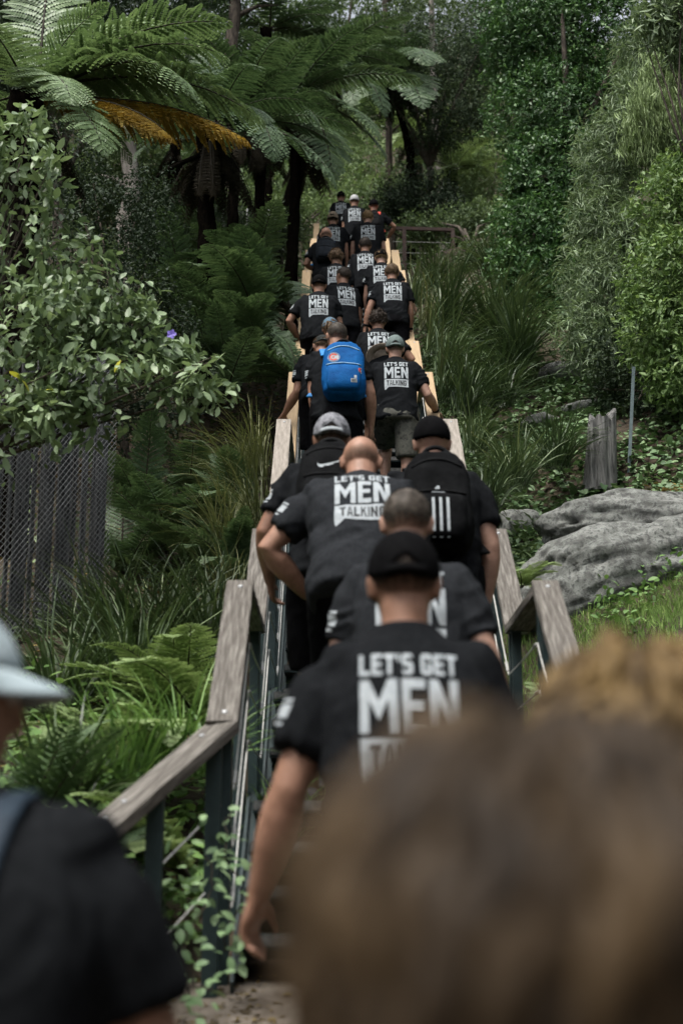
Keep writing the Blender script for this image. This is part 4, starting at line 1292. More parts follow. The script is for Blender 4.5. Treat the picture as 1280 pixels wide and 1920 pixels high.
PACKS = {'blue': ('blue_pack', 'blue_strap', (.165, .095, .235), 'bright blue school backpack with round emblem and pale zip'),
         'stripes': ('black_pack', 'strap_dark', (.150, .085, .235), 'black backpack with three white vertical stripes'),
         'tick': ('black_pack', 'strap_dark', (.150, .085, .225), 'black backpack with small white tick mark'),
         'slate': ('grey_pack', 'blue_strap', (.14, .07, .20), 'small slate grey backpack with blue strap edging'),
         'red': ('strap_dark', 'red', (.12, .05, .16), 'small black backpack on red shoulder straps')}
for key, p in PEOPLE.items():
    if not p['pack']:
        continue
    pm, sm_, hs_, lab = PACKS[p['pack']]
    k, s, dv, tv, tc = p['k'], p['s'], p['dv'], p['tv'], p['tc']
    hw, hd, hh = [v * k for v in hs_]
    cen = tc(.52) - dv * (.118 * p['g'] + hd * .62) - tv * .02 + (s * .055 - tv * .035 if p['pack'] == 'blue' else 0)
    A = np.array((s, dv, tv))
    n, m = 40, 28
    V = []
    for i in range(m + 1):
        ph = -math.pi / 2 + math.pi * i / m
        for j in range(n):
            a = 2 * math.pi * j / n
            e1, e2 = .42, .55
            sp_ = lambda v, e: math.copysign(abs(v) ** e, v)
            x = sp_(math.cos(ph), e1) * sp_(math.cos(a), e2)
            y = sp_(math.cos(ph), e1) * sp_(math.sin(a), e2)
            zz = sp_(math.sin(ph), e1)
            tp = 1 - .20 * max(0, zz) ** 2 + .04 * (zz < 0) * -zz
            bulge = 1.0 if y > 0 else 1.0 + .25 * max(0, -zz)
            V.append((x * hw * tp, y * hd * bulge * (1 - .30 * max(0, zz)), zz * hh))
    V = np.array(V)
    V += nrmr(V) * (0.013 * fbm(V + len(key), 11, 3, 3) + .006 * (1 - 2 * np.abs(vnoise(V * (1, 1, 2.2), 13, 8))))[:, None]
    F = [(i * n + j, i * n + (j + 1) % n, (i + 1) * n + (j + 1) % n, (i + 1) * n + j) for i in range(m) for j in range(n)]
    root = put('backpack', make_mesh('backpack', V @ A, F, M[pm], smooth=True), None, cen)
    tag(root, lab, 'backpack')
    bv = BVHTree.FromPolygons([Vector(v) for v in (V @ A).tolist()], F)
    # pocket
    mb = MB()
    pc = np.array((0, -hd * .98, -hh * .42))
    mb.loft([((pc + (0, 0, zz * hh)) @ A, A[0], A[1], wx * hw, wy * hd, 3.2) for zz, wx, wy in ((-.50, .55, .25), (-.44, .74, .42), (-.2, .80, .50), (.15, .80, .46), (.34, .76, .34), (.40, .66, .18))], 26)
    pk = put('pocket', mb.mesh('pocket', M[pm], smooth=True), root)
    pv, pf = mb.arrays()
    allb = BVHTree.FromPolygons([Vector(v) for v in np.concatenate([V @ A, pv]).tolist()], list(F) + [tuple(i + len(V) for i in t) for t in pf])
    # zips
    for zc, w0, arc in ((.02, .80, .05), (.62, .74, .16)):
        pts = []
        for t in np.linspace(-1, 1, 17):
            o = np.array((t * hw * w0, -hd * 3, (zc + arc * (1 - t * t)) * hh)) @ A
            h = allb.ray_cast(Vector(o), Vector(A[1]), 2)
            if h[0] is not None:
                pts.append(np.array(h[0]) - A[1] * .002)
        mb = MB(); mb.tube(pts, .0055 * k, 6)
        put('zip', mb.mesh('zip', M['zip' if p['pack'] == 'blue' else 'strap_dark'], smooth=True), root)
    # shoulder straps over the shirt, and the carry handle
    sv = bvh_of(p['shirt'].data, p['base'])
    for e in (-1, 1):
        pts = [cen + np.array((e * .05 * k, hd * .2, hh * .80)) @ A]
        for t in np.linspace(0, 1, 12):
            ang = R(200 - 215 * t)        # from the back over the shoulder to the chest
            dirn = -dv * -math.cos(ang) + tv * math.sin(ang)
            c0 = tc(.80 - .1 * t) + s * e * (.085 + .035 * t) * p['g']
            h = sv.ray_cast(Vector(c0 + dirn * .45), Vector(-dirn), .6)
            q_ = np.array(h[0]) if h[0] is not None else c0 + dirn * .12
            pts.append(q_ + dirn * .008)
        pts.append(tc(.35) + s * e * .16 * p['g'] + dv * .10 * p['g'])
        pts.append(tc(.15) + s * e * .19 * p['g'] - dv * .04 * p['g'])
        pts = np.array(pts)
        pts[1:-1] = (pts[:-2] + 2 * pts[1:-1] + pts[2:]) / 4
        mb = MB()
        T = nrmr(np.gradient(pts, axis=0))
        rings = []
        for i in range(len(pts)):
            xx = nrm(s - T[i] * (s @ T[i]))
            rings.append((pts[i], xx, np.cross(T[i], xx), .031 * k, .008 * k, 3))
        mb.loft(rings, 12)
        put('shoulder_strap', mb.mesh('shoulder_strap', M[sm_], cen, smooth=True), root)
    mb = MB()
    t0 = np.array((0, -hd * .05, hh * .93)) @ A
    mb.tube([t0 + A[0] * (.06 * k * math.cos(a)) + A[2] * (.055 * k * math.sin(a)) for a in np.linspace(0, math.pi, 11)], .011 * k, 8)
    put('handle', mb.mesh('handle', M['strap_dark'], smooth=True), root)
    quads = []
    if p['pack'] == 'blue':
        c = (-.075 * k, .075 * k)
        quads = [(q_, 0) for q_ in disc(c, .002, .047 * k)] + [(q_, 1) for q_ in disc(c, .040 * k, .043 * k)] + [(q_, 2) for q_ in disc(c, .023 * k, .034 * k, 38, 322, 22)] + [(q_, 2) for q_ in disc((c[0] + .003, c[1]), .007 * k, .012 * k, 60, 300, 12)]
        quads += [(_r(.055 * k, -.170 * k, .100 * k, -.139 * k), 0), (_r(.055 * k, -.134 * k, .078 * k, -.108 * k), 1), (_r(.079 * k, -.134 * k, .100 * k, -.108 * k), 0), (_r(.060 * k, -.163 * k, .095 * k, -.158 * k), 3), (_r(.060 * k, -.152 * k, .095 * k, -.147 * k), 3)]
        c = (.135 * k, -.055 * k)
        quads += [(q_, 0) for q_ in disc(c, .002, .030 * k, 90, 270, 10)] + [(q_, 2) for q_ in disc(c, .015 * k, .024 * k, 95, 265, 10)]
    elif p['pack'] == 'stripes':
        for x in (-.045, -.014, .017):
            quads.append((_r((x + .014) * k, -.215 * k, (x + .026) * k, -.03 * k), 0))
        quads += [([(-.030 * k, .005 * k), (.030 * k, .005 * k), (.022 * k, .018 * k), (-.022 * k, .018 * k)], 0), ([(-.020 * k, .0182 * k), (.020 * k, .0182 * k), (.004 * k, .040 * k), (-.004 * k, .040 * k)], 0)]
    elif p['pack'] == 'tick':
        X0, Y0 = -.06 * k, .055 * k
        pts = [(0, .016, .030), (.006, .004, .020), (.016, 0, .017), (.03, .002, .019), (.05, .010, .0235), (.075, .022, .031), (.10, .034, .0385), (.115, .0425, .0435)]
        for a_, b_ in zip(pts[:-1], pts[1:]):
            quads.append(([(X0 + a_[0] * k, Y0 + a_[1] * k), (X0 + b_[0] * k, Y0 + b_[1] * k), (X0 + b_[0] * k, Y0 + b_[2] * k), (X0 + a_[0] * k, Y0 + a_[2] * k)], 0))
    sets = [('emblem', quads)]
    if p['pack'] == 'stripes':
        sets = [('stripe', quads[0:1]), ('stripe', quads[1:2]), ('stripe', quads[2:3]), ('emblem', quads[3:])]
    elif p['pack'] == 'blue':
        n1 = 28 + 28 + 22 + 12
        sets = [('emblem', quads[:n1]), ('label_patch', quads[n1:n1 + 5]), ('side_emblem', quads[n1 + 5:])]
    for nm, qs in sets:
        if not qs:
            continue
        V2, F2, mi2 = wrap(qs, allb, (np.array((0, -hd, 0)) @ A, A[0], A[2], A[1]), back=.4, lift=(.0015, .0026, .0034, .0034), step=.03)
        if len(V2):
            put(nm, make_mesh(nm, V2, F2, mats=[M['print'], M['blue_pack'], M['red'], M['ink']], mi=mi2), root)

# hat hanging at the curly-haired man's back
p = PEOPLE['j']
hp = pix(716, 668, 13.45)
root = empty('sun_hat', hp)
tag(root, 'wide-brimmed tan hat hanging on the curly-haired man\'s back', 'hat')
mb = MB()
n = 28
V = []
for r_, zz in ((.085, .0), (.12, -.004), (.165, -.012), (.168, -.008), (.12, .002), (.085, .006)):
    V += [(r_ * math.cos(2 * math.pi * j / n), .82 * r_ * math.sin(2 * math.pi * j / n), zz + .012 * math.cos(4 * math.pi * j / n) * (r_ > .1)) for j in range(n)]
F = [(i * n + j, i * n + (j + 1) % n, ((i + 1) % 6) * n + (j + 1) % n, ((i + 1) % 6) * n + j) for i in range(6) for j in range(n)]
Rm = np.array(Matrix.Rotation(R(-62), 3, 'X')) @ np.array(Matrix.Rotation(R(-14), 3, 'Y'))
put('brim', make_mesh('brim', np.array(V) @ Rm.T, F, M['tan_brim'], smooth=True), root)
mb.loft([((np.array((0, 0, zz))) @ Rm.T, Rm[:, 0], Rm[:, 1], a, a * .82, 2.2) for zz, a in ((0, .088), (.05, .084), (.09, .072), (.105, .045), (.108, .02))], 24)
put('crown', mb.mesh('crown', M['tan_brim'], smooth=True), root)

# navy sling strap of the man at the left edge
p = PEOPLE['y']
sv = bvh_of(p['shirt'].data, p['base'])
pts = []
for t in np.linspace(0, 1, 12):
    ang = R(215 - 235 * t)
    dirn = -p['dv'] * -math.cos(ang) + p['tv'] * math.sin(ang)
    c0 = p['tc'](.70) + p['s'] * (.10 + .05 * t)
    h = sv.ray_cast(Vector(c0 + dirn * .5), Vector(-dirn), .6)
    pts.append((np.array(h[0]) if h[0] is not None else c0 + dirn * .12) + dirn * .006)
pts = np.array(pts)
mb = MB()
T = nrmr(np.gradient(pts, axis=0))
mb.loft([(pts[i], nrm(p['s'] - T[i] * (p['s'] @ T[i])), np.cross(T[i], nrm(p['s'] - T[i] * (p['s'] @ T[i]))), .022, .006, 3) for i in range(12)], 10)
put('sling_strap', mb.mesh('sling_strap', M['navy'], p['base'], smooth=True), p['body'])

# wrist bands
for key, side, mt in (('m', -1, 'strap_dark'), ('m', 1, 'strap_dark'), ('g', 1, 'strap_dark')):
    p = PEOPLE[key]
    sh, el, w = p['wr'][side]
    d = nrm(w - el)
    mb = MB(); mb.tube([w - d * .03, w - d * .005], .036 * p['k'], 12)
    put('wrist_band', mb.mesh('wrist_band', M[mt], p['base'], smooth=True), p['body'])


# thick wavy locks for the two heads near the camera, a pony tail for the blue cap
def locks(key, mat, n, length, rad, wave, start_r=(.082, .102, .094), curl=3.0, seed=1, thick=.012, spread=.7):
    p = PEOPLE[key]
    rg = np.random.default_rng(seed)
    k, hc, hx, hf, hu = p['k'], p['hc'], p['hx'], p['hf'], p['hu']
    A = np.array((hx, hf, hu))
    mb = MB()
    Vs, Fs, _ = head_shell(hc, hx, hf, hu, k, rad * .8, [.085, .07, .02, -.02, -.05, -.06, -.062], bump=.006, seed=seed)
    mb.add(Vs, Fs, 0, var=np.full(len(Vs), .25))
    for i in range(n):
        az = rg.uniform(-math.pi, math.pi)
        el = math.asin(rg.uniform(-.25, 1.0))
        if abs(az) < 1.0 and el < .45:
            continue
        dirn = np.array((math.cos(el) * math.sin(az), math.cos(el) * math.cos(az), math.sin(el)))
        c = np.array((0, -.01, .03))
        pts = []
        ln = length * rg.uniform(.55, 1.1)
        steps = 14
        ph = rg.uniform(0, 6.28)
        lift = rad * rg.uniform(.55, 1.25)
        pos_el = el
        pt = None
        for j in range(steps):
            t = j / (steps - 1)
            w_ = wave * math.sin(ph + t * curl * 6.28) * min(1, t * 3)
            w2_ = wave * math.cos(ph + t * curl * 6.28) * min(1, t * 3)
            e2 = el - t * ln / .09
            if e2 > -.55:
                d2 = np.array((math.cos(e2) * math.sin(az + w_ * 4), math.cos(e2) * math.cos(az + w_ * 4), math.sin(e2)))
                pt = c + d2 * (np.array(start_r) + lift + w2_)
                last_t = t
            else:
                base_d = np.array((math.cos(-.55) * math.sin(az), math.cos(-.55) * math.cos(az), math.sin(-.55)))
                pt = c + base_d * (np.array(start_r) + lift + w2_) + np.array((w_, 0, -(t - last_t) * ln))
            pts.append(hc + (pt * k) @ A)
        pts = np.array(pts)
        rr = thick * rg.uniform(.6, 1.3) * np.sin(np.linspace(.5, 3.0, steps)) ** .6 * k
        mb.tube(pts, rr, 6, var=float(np.clip(.18 + .60 * rg.random() + .12 * math.sin(el), 0, 1)))
    o = put('hair', mb.mesh('hair', mat, p['base'], smooth=True, var=True), p['body'])
    return o


locks('w', M['hair_front'], 520, .15, .013, .012, seed=4, curl=1.3, thick=.010)
locks('w', M['hair_front'], 260, .36, .008, .012, seed=14, curl=1.4, thick=.010)
locks('x', M['hair_curl'], 380, .16, .022, .010, seed=8, curl=3.0, thick=.0085)
p = PEOPLE['i']
mb = MB()
hb = p['hc'] - p['hf'] * .105 * p['k'] + p['hu'] * .01
for i in range(26):
    o_ = rng.normal(0, .012, 3)
    mb.tube([hb + o_ * .4, hb + o_ - p['hf'] * .035 - p['z'] * .03, hb + o_ * 1.5 - p['hf'] * .03 - p['z'] * .10, hb + o_ - p['hf'] * .015 - p['z'] * .17], [.006, .008, .008, .002], 5, var=rng.random())
put('pony_tail', mb.mesh('pony_tail', M['hair_brown'], p['base'], smooth=True, var=True), p['body'])

# ------------------------------------------------------------------ plants
def oval_leaf(w=.42, fold=.10, droop=.12):
    """rounded leaf, unit length along +y, folded at the midrib"""
    st = [(0.0, 0.0), (.28, .85), (.58, 1.0), (.84, .55), (1.0, 0.0)]
    V = [(0, y, -droop * y * y) for y, _ in st]
    V += [(-w / 2 * a, y, -droop * y * y + fold * a * w) for y, a in st[1:-1]]
    V += [(w / 2 * a, y, -droop * y * y + fold * a * w) for y, a in st[1:-1]]
    F = [(0, 1, 5, 5), (1, 2, 6, 5), (2, 3, 7, 6), (3, 4, 7, 7), (0, 8, 1, 1), (1, 8, 9, 2), (2, 9, 10, 3), (3, 10, 4, 4)]
    return np.array(V), F


def kite_leaf(w=.45, fold=.12, droop=.1):
    V = np.array([(0, 0, 0), (0, .5, -droop * .3), (0, 1, -droop), (-w / 2, .45, fold * w), (w / 2, .45, fold * w)])
    return V, [(0, 1, 2, 3), (0, 4, 2, 1)]


def heart_leaf():
    V = np.array([(0, 0, 0), (0, .5, -.02), (0, 1, -.12), (-.30, -.12, .05), (-.52, .25, .08), (-.34, .68, .03), (.30, -.12, .05), (.52, .25, .08), (.34, .68, .03)])
    return V, [(0, 1, 4, 3), (1, 2, 5, 4), (0, 6, 7, 1), (1, 7, 8, 2)]


def frames(D, U):
    D = nrmr(D)
    X = nrmr(np.cross(D, U))
    Zx = np.cross(X, D)
    return np.stack([X, D, Zx], 1)          # rows = axes


def leaf_batch(tmpl, P, D, U, size, var, wscale=1.0):
    """many copies of one leaf as arrays (V, F, var); triangular faces of the template come as repeated corners"""
    tv_, tf = tmpl
    n = len(P)
    A = frames(D, U)
    t = tv_ * np.array((wscale, 1, 1))
    V = np.einsum('kj,njl->nkl', t, A) * np.asarray(size).reshape(-1, 1, 1) + P[:, None, :]
    k = len(tv_)
    F3 = []
    for f in tf:
        f = list(dict.fromkeys(f))
        if len(f) == 3:
            F3.append(f)
        else:
            F3 += [[f[0], f[1], f[2]], [f[0], f[2], f[3]]]
    F3 = np.array(F3)
    F = (F3[None] + (np.arange(n) * k)[:, None, None]).reshape(-1, 3)
    return V.reshape(-1, 3), F, np.repeat(var, k)


def join(parts):
    Vs, Fs, vs_, n = [], [], [], 0
    for V, F, v in parts:
        Vs.append(V); Fs.append(F + n); vs_.append(v); n += len(V)
    return np.concatenate(Vs), np.concatenate(Fs), np.concatenate(vs_)


def blob_points(rg, blobs, n, shell=.45):
    """points in a set of ellipsoids (c, r), denser towards the surface, kept to the outside of the union; returns points, outward normals"""
    vol = np.array([np.prod(r) ** (2 / 3) for c, r in blobs])
    pk = rg.choice(len(blobs), n, p=vol / vol.sum())
    d = nrmr(rg.normal(0, 1, (n, 3)))
    rad = 1 - shell * rg.random(n) ** 1.6
    C = np.array([c for c, r in blobs])[pk]
    Rr_ = np.array([r for c, r in blobs])[pk]
    P = C + d * Rr_ * rad[:, None]
    lump = 1 + .22 * fbm(P, 1.7, 3, 31)
    P = C + d * Rr_ * (rad * lump)[:, None]
    N_ = nrmr(d / Rr_)
    return P, N_


def foliage(rg, blobs, n_tw, per, leaf, size, tmpl, spread=.12, droop=.25, outward=.7, jitter=.6, wscale=1.0, shell=.45, upface=.6):
    """twigs of leaves: n_tw twig tips in the blobs, per leaves on each"""
    P, N_ = blob_points(rg, blobs, n_tw, shell)
    tw = nrmr(N_ * outward + rg.normal(0, .5, P.shape) + np.array((0, 0, .25)))
    t = rg.random((n_tw, per))
    PP = P[:, None, :] - tw[:, None, :] * (t * spread * 1.6)[..., None] + rg.normal(0, spread * .25, (n_tw, per, 3))
    DD = tw[:, None, :] * .5 + rg.normal(0, jitter, (n_tw, per, 3)) + np.array((0, 0, -droop))
    UU = N_[:, None, :] * .5 + np.array((0, 0, upface)) + rg.normal(0, .35, (n_tw, per, 3))
    twv = rg.random(n_tw)
    var = np.clip(.55 * twv[:, None] + .45 * rg.random((n_tw, per)) + .12 * (1 - t), 0, 1)
    m = n_tw * per
    return leaf_batch(tmpl, PP.reshape(m, 3), DD.reshape(m, 3), UU.reshape(m, 3), size * rg.uniform(.42, 1.28, m), var.reshape(m), wscale), P, N_


def limb_mesh(name, rg, base, tips, r0, mat, off, sag=.1):
    """tapered trunk with limbs reaching to the given tips"""
    base = np.asarray(base, float)
    tips = np.asarray(tips)
    cen = tips.mean(0)
    fork = base * .45 + cen * .55
    fork[2] = base[2] + (cen[2] - base[2]) * .55
    mb = MB()
    mid = (base + fork) / 2 + rg.normal(0, .06, 3) * np.linalg.norm(fork - base) * .5
    mb.tube([base - (0, 0, .2), base + (mid - base) * .3, mid, fork], [r0 * 1.25, r0, r0 * .85, r0 * .7], 9)
    for t in tips:
        m1 = fork * .6 + t * .4 + rg.normal(0, .08, 3) + (0, 0, sag)
        mb.tube([fork - (0, 0, .03), m1, t * .85 + m1 * .15, t], [r0 * .55, r0 * .35, r0 * .18, r0 * .06], 6)
    return mb.mesh(name, mat, off, smooth=True)


def tree(name, label, cat, base, blobs, n_tw, per, leaf_mat, size, tmpl, seed, r0=.1, bark='bark', n_limb=9, group=None, parts=0, **kw):
    rg = np.random.default_rng(seed)
    blobs = [(np.asarray(c, float), np.asarray(r if np.iterable(r) else (r, r, r), float)) for c, r in blobs]
    root = empty(name, base)
    tag(root, label, cat, group)
    off = np.array(base, float)
    (V, F, var), P, N_ = foliage(rg, blobs, n_tw, per, None, size, tmpl, **kw)
    cr = put('crown', make_mesh('crown', V - off, F, M[leaf_mat], var=var, smooth=False), root)
    tips = P[rg.choice(len(P), min(n_limb, len(P)), replace=False)]
    put('trunk', limb_mesh('trunk', rg, base, tips, r0, M[bark], off), root)
    return root, rg, P, N_


def pb(px, py, Y, r):
    return (pix(px, py, Y), r)


# ---- fern fronds
def frond(L=1.0, n=24, wmax=.26, bend=.55, rise=.35, npin=12, vee=.25, pdroop=.25, seed=0, close=0.0, stem=.10, fat=.85, sweep=.30):
    """one frond along +y from the origin, arching; returns leaf and rachis arrays, and its tip"""
    rg = np.random.default_rng(seed)
    ts = np.linspace(0, 1, 30)
    ang = rise - bend * 2.0 * ts ** 1.3
    dy = np.cos(ang); dz = np.sin(ang)
    cy = np.concatenate([[0], np.cumsum((dy[1:] + dy[:-1]) / 2)]) / 29 * L
    cz = np.concatenate([[0], np.cumsum((dz[1:] + dz[:-1]) / 2)]) / 29 * L
    cx = .03 * L * np.sin(ts * 2.2 + seed)
    C = np.stack([cx, cy, cz], 1)
    P, D, U, S, W2, VA = [], [], [], [], [], []
    rach = MB()
    rach.tube(C[::3], np.linspace(.009, .0018, 10), 5)
    down = np.array((0, 0, 1.0))
    gap = L * (1 - stem) / n
    for i in range(n):
        t = stem + (1 - stem) * (i + .5) / n
        c = np.array([np.interp(t, ts, C[:, a]) for a in range(3)])
        a_ = np.interp(t, ts, ang)
        tang = np.array((0, math.cos(a_), math.sin(a_)))
        nor = np.array((0, -math.sin(a_), math.cos(a_)))
        u = (t - stem) / (1 - stem)
        pl = wmax * L * float(np.interp(u, [0, .12, .3, .55, .8, .93, 1], [.5, .78, 1, .95, .58, .26, .06])) * rg.uniform(.9, 1.08)
        for sd in (-1, 1):
            d0 = nrm(np.array((sd * 1.0, 0, 0)) + tang * (sweep + .55 * u + rg.normal(0, .06)) + nor * (vee - close + rg.normal(0, .06)))
            m = max(4, int(npin * (.35 + .65 * pl / (wmax * L))))
            sag = pdroop * rg.uniform(.75, 1.25)
            pv = rg.normal(.5, .12)
            stp = pl / m
            for j in range(m):
                v = (j + .6) / m
                pc = c + d0 * pl * v - down * sag * pl * v * v
                pd = nrm(d0 - down * sag * 2 * v)
                ln = gap * fat * float(np.interp(v, [0, .15, .6, 1], [.55, 1, .85, .25]))
                side = nrm(np.cross(pd, nor))
                for s2 in (-1, 1):
                    P.append(pc)
                    D.append(side * s2 + pd * .45 - down * .18 + nor * rg.normal(0, .08))
                    U.append(nor + rg.normal(0, .10, 3))
                    S.append(ln)
                    W2.append(stp * .60 / ln)
                    VA.append(np.clip(pv + rg.normal(0, .10) + .16 * (u - .5) + .20 * (v - .4), 0, 1))
    tv_ = np.array([(0, 0, 0), (-1, .4, .0), (-.55, .85, -.05), (0, 1, -.10), (.55, .85, -.05), (1, .4, 0)])
    A_ = frames(np.array(D), np.array(U))
    n_ = len(P)
    T = np.repeat(tv_[None], n_, 0)
    T[:, :, 0] *= np.array(W2)[:, None]
    LV = (np.einsum('nkj,njl->nkl', T, A_) * np.array(S)[:, None, None] + np.array(P)[:, None, :]).reshape(-1, 3)
    f3 = np.array([(0, 5, 4), (0, 4, 3), (0, 3, 2), (0, 2, 1)])
    LF = (f3[None] + (np.arange(n_) * 6)[:, None, None]).reshape(-1, 3)
    rv, rf = rach.arrays()
    tri = []
    for f in rf:
        for q_ in range(1, len(f) - 1):
            tri.append((f[0], f[q_], f[q_ + 1]))
    V = np.concatenate([LV, rv])
    F = np.concatenate([LF, np.array(tri) + len(LV)])
    var = np.concatenate([np.repeat(VA, 6), np.full(len(rv), .3)])
    mi = np.concatenate([np.zeros(len(LF), int), np.ones(len(tri), int)])
    return V, F, var, mi, C[-1]


FR = {}


def frond_mesh(kind, mat, **kw):
    V, F, var, mi, tip = frond(**kw)
    FR.setdefault(kind, []).append((make_mesh('frond', V, F, mats=[M[mat], M['stalk']], mi=mi, var=var), tip))


for i in range(5):
    frond_mesh('tree', 'fern', L=1.0, n=25, wmax=.25, bend=.36 + .07 * i, rise=.40 + .04 * i, npin=17, pdroop=.22 + .12 * i, vee=.26, seed=i)
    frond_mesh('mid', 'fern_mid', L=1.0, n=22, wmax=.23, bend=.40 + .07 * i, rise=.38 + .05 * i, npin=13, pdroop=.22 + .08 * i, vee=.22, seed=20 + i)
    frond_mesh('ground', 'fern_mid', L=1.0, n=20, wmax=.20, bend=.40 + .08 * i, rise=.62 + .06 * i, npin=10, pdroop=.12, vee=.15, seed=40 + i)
    frond_mesh('bright', 'fern_bright', L=1.0, n=20, wmax=.21, bend=.40 + .07 * i, rise=.52 + .06 * i, npin=10, pdroop=.15, vee=.15, seed=60 + i)
for i in range(2):
    frond_mesh('dead', 'fern_dead', L=1.0, n=34, wmax=.15, bend=.30, rise=.26, npin=20, pdroop=.40, vee=-.1, seed=80 + i, close=.50, fat=1.5, sweep=1.1)
    frond_mesh('skirt', 'skirt', L=1.0, n=20, wmax=.10, bend=.2, rise=.0, npin=6, pdroop=.9, vee=-.4, seed=90 + i, close=.5, fat=2.4)


def lay_frond(root, kind, i, a, b, name='frond', widen=1.0):
    """a frond of a kind set from point a to tip b (world), its arch upright"""
    me, tip = FR[kind][i % len(FR[kind])]
    a, b = np.asarray(a, float), np.asarray(b, float)
    c = b - a
    s_ = np.linalg.norm(c) / np.linalg.norm(tip)
    # local chord lies in the y-z plane
    la = math.atan2(tip[2], tip[1])
    yaw = math.atan2(c[0], c[1])
    el = math.atan2(c[2], math.hypot(c[0], c[1]))
    Rm = Matrix.Rotation(-yaw, 4, 'Z') @ Matrix.Rotation(el - la, 4, 'X')
    o = put(name, me, root)
    o.matrix_local = Matrix.Translation(Vector(a - np.array(root.location))) @ Rm @ Matrix.Diagonal((s_ * widen, s_, s_, 1))
    return o


def fern_trunk(root, top, r, seed):
    rg = np.random.default_rng(seed)
    b = np.array(root.location)
    t = np.asarray(top)
    n, m = 14, 22
    V = []
    for i in range(m + 1):
        f = i / m
        c = b + (t - b) * f + np.array((.04 * math.sin(f * 3 + seed), 0, -.15 * (1 - f)))
        rr = r * (1.25 - .35 * f + .35 * max(0, f - .85) / .15)
        for j in range(n):
            a = 2 * math.pi * j / n
            q_ = rr * (1 + .16 * rg.normal())
            V.append(c + (q_ * math.cos(a), q_ * math.sin(a), .02 * rg.normal()))
    F = [(i * n + j, i * n + (j + 1) % n, (i + 1) * n + (j + 1) % n, (i + 1) * n + j) for i in range(m) for j in range(n)] + [tuple(range(m * n, (m + 1) * n))]
    put('trunk', make_mesh('trunk', np.array(V) - b, F, M['fern_trunk'], smooth=True), root)


def tree_fern(label, crown, r, kind, tips, extra=8, flen=2.0, seed=0, skirt=6, base=None, dead=()):
    rg = np.random.default_rng(seed)
    c = np.asarray(crown, float)
    bx, by = (c[0], c[1]) if base is None else base
    root = empty('tree_fern', (bx, by, gz(bx, by)))
    tag(root, label, 'tree fern', 'tree ferns on the slope')
    fern_trunk(root, c, r, seed)
    for i, t in enumerate(tips):
        lay_frond(root, kind, i + seed, c + nrm((t - c) * (1, 1, .2)) * .05, t, widen=rg.uniform(.95, 1.15))
    for i in range(extra):
        a = 2 * math.pi * (i + rg.random() * .6) / max(extra, 1)
        ln = flen * rg.uniform(.8, 1.1)
        el = R(rg.uniform(-22, 28))
        lay_frond(root, kind, i + seed + 2, c, c + ln * np.array((math.cos(a) * math.cos(el), math.sin(a) * math.cos(el), math.sin(el))))
    for t in dead:
        lay_frond(root, 'dead', int(rg.integers(9)), c, t, widen=1.0)
    for i in range(skirt):
        a = 2 * math.pi * i / max(skirt, 1) + rg.random()
        ln = rg.uniform(.5, 1.5) * flen * .55
        lay_frond(root, 'skirt', i, c - (0, 0, .05), c + np.array((math.cos(a) * rg.uniform(.2, .6) * ln, math.sin(a) * .35 * ln, -ln)), 'dead_frond', 1.1)
    return root


# near-left tree fern
cA = pix(58, 182, 12.0)
tree_fern('large tree fern at the upper left with golden dead frond among pale fronds', cA, .14, 'tree',
          [pix(432, 42, 11.6), pix(492, 222, 11.5), pix(420, 100, 11.2), pix(362, 176, 10.9), pix(205, 10, 11.8), pix(196, 285, 10.9), pix(125, 190, 10.8), pix(250, 300, 12.6), pix(330, 60, 13.0), pix(-40, 20, 11.6), pix(100, -60, 12.6)],
          extra=3, flen=1.8, seed=1, skirt=4, dead=[pix(470, 268, 11.3), pix(330, 262, 11.0)])
# second group
cB = pix(396, 236, 16.6)
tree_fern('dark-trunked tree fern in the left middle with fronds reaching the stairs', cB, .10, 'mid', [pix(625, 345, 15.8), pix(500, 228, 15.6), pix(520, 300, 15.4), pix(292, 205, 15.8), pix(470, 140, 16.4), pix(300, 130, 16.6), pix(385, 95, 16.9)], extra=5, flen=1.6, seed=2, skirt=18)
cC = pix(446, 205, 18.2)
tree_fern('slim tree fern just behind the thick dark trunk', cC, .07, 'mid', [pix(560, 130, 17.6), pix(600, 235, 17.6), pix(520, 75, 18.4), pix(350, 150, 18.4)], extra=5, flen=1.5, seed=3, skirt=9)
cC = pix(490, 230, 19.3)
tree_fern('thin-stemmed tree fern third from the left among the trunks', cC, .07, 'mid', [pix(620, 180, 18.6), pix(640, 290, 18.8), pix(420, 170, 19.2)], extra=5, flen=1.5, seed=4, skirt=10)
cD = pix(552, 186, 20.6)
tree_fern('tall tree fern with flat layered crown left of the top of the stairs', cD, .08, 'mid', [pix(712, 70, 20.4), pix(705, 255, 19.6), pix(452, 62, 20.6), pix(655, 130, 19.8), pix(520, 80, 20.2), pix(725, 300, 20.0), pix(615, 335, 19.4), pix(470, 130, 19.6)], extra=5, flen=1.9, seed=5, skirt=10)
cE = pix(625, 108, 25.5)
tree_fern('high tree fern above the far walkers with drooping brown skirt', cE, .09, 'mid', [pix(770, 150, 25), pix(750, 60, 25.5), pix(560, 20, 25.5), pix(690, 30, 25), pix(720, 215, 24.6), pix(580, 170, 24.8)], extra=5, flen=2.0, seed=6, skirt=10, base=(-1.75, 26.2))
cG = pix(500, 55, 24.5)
tree_fern('tree fern in the upper middle mostly behind other fern crowns', cG, .09, 'mid', [pix(640, 10, 24.3), pix(610, 90, 24), pix(440, 60, 24), pix(560, -30, 24.5)], extra=6, flen=1.9, seed=7, skirt=3)
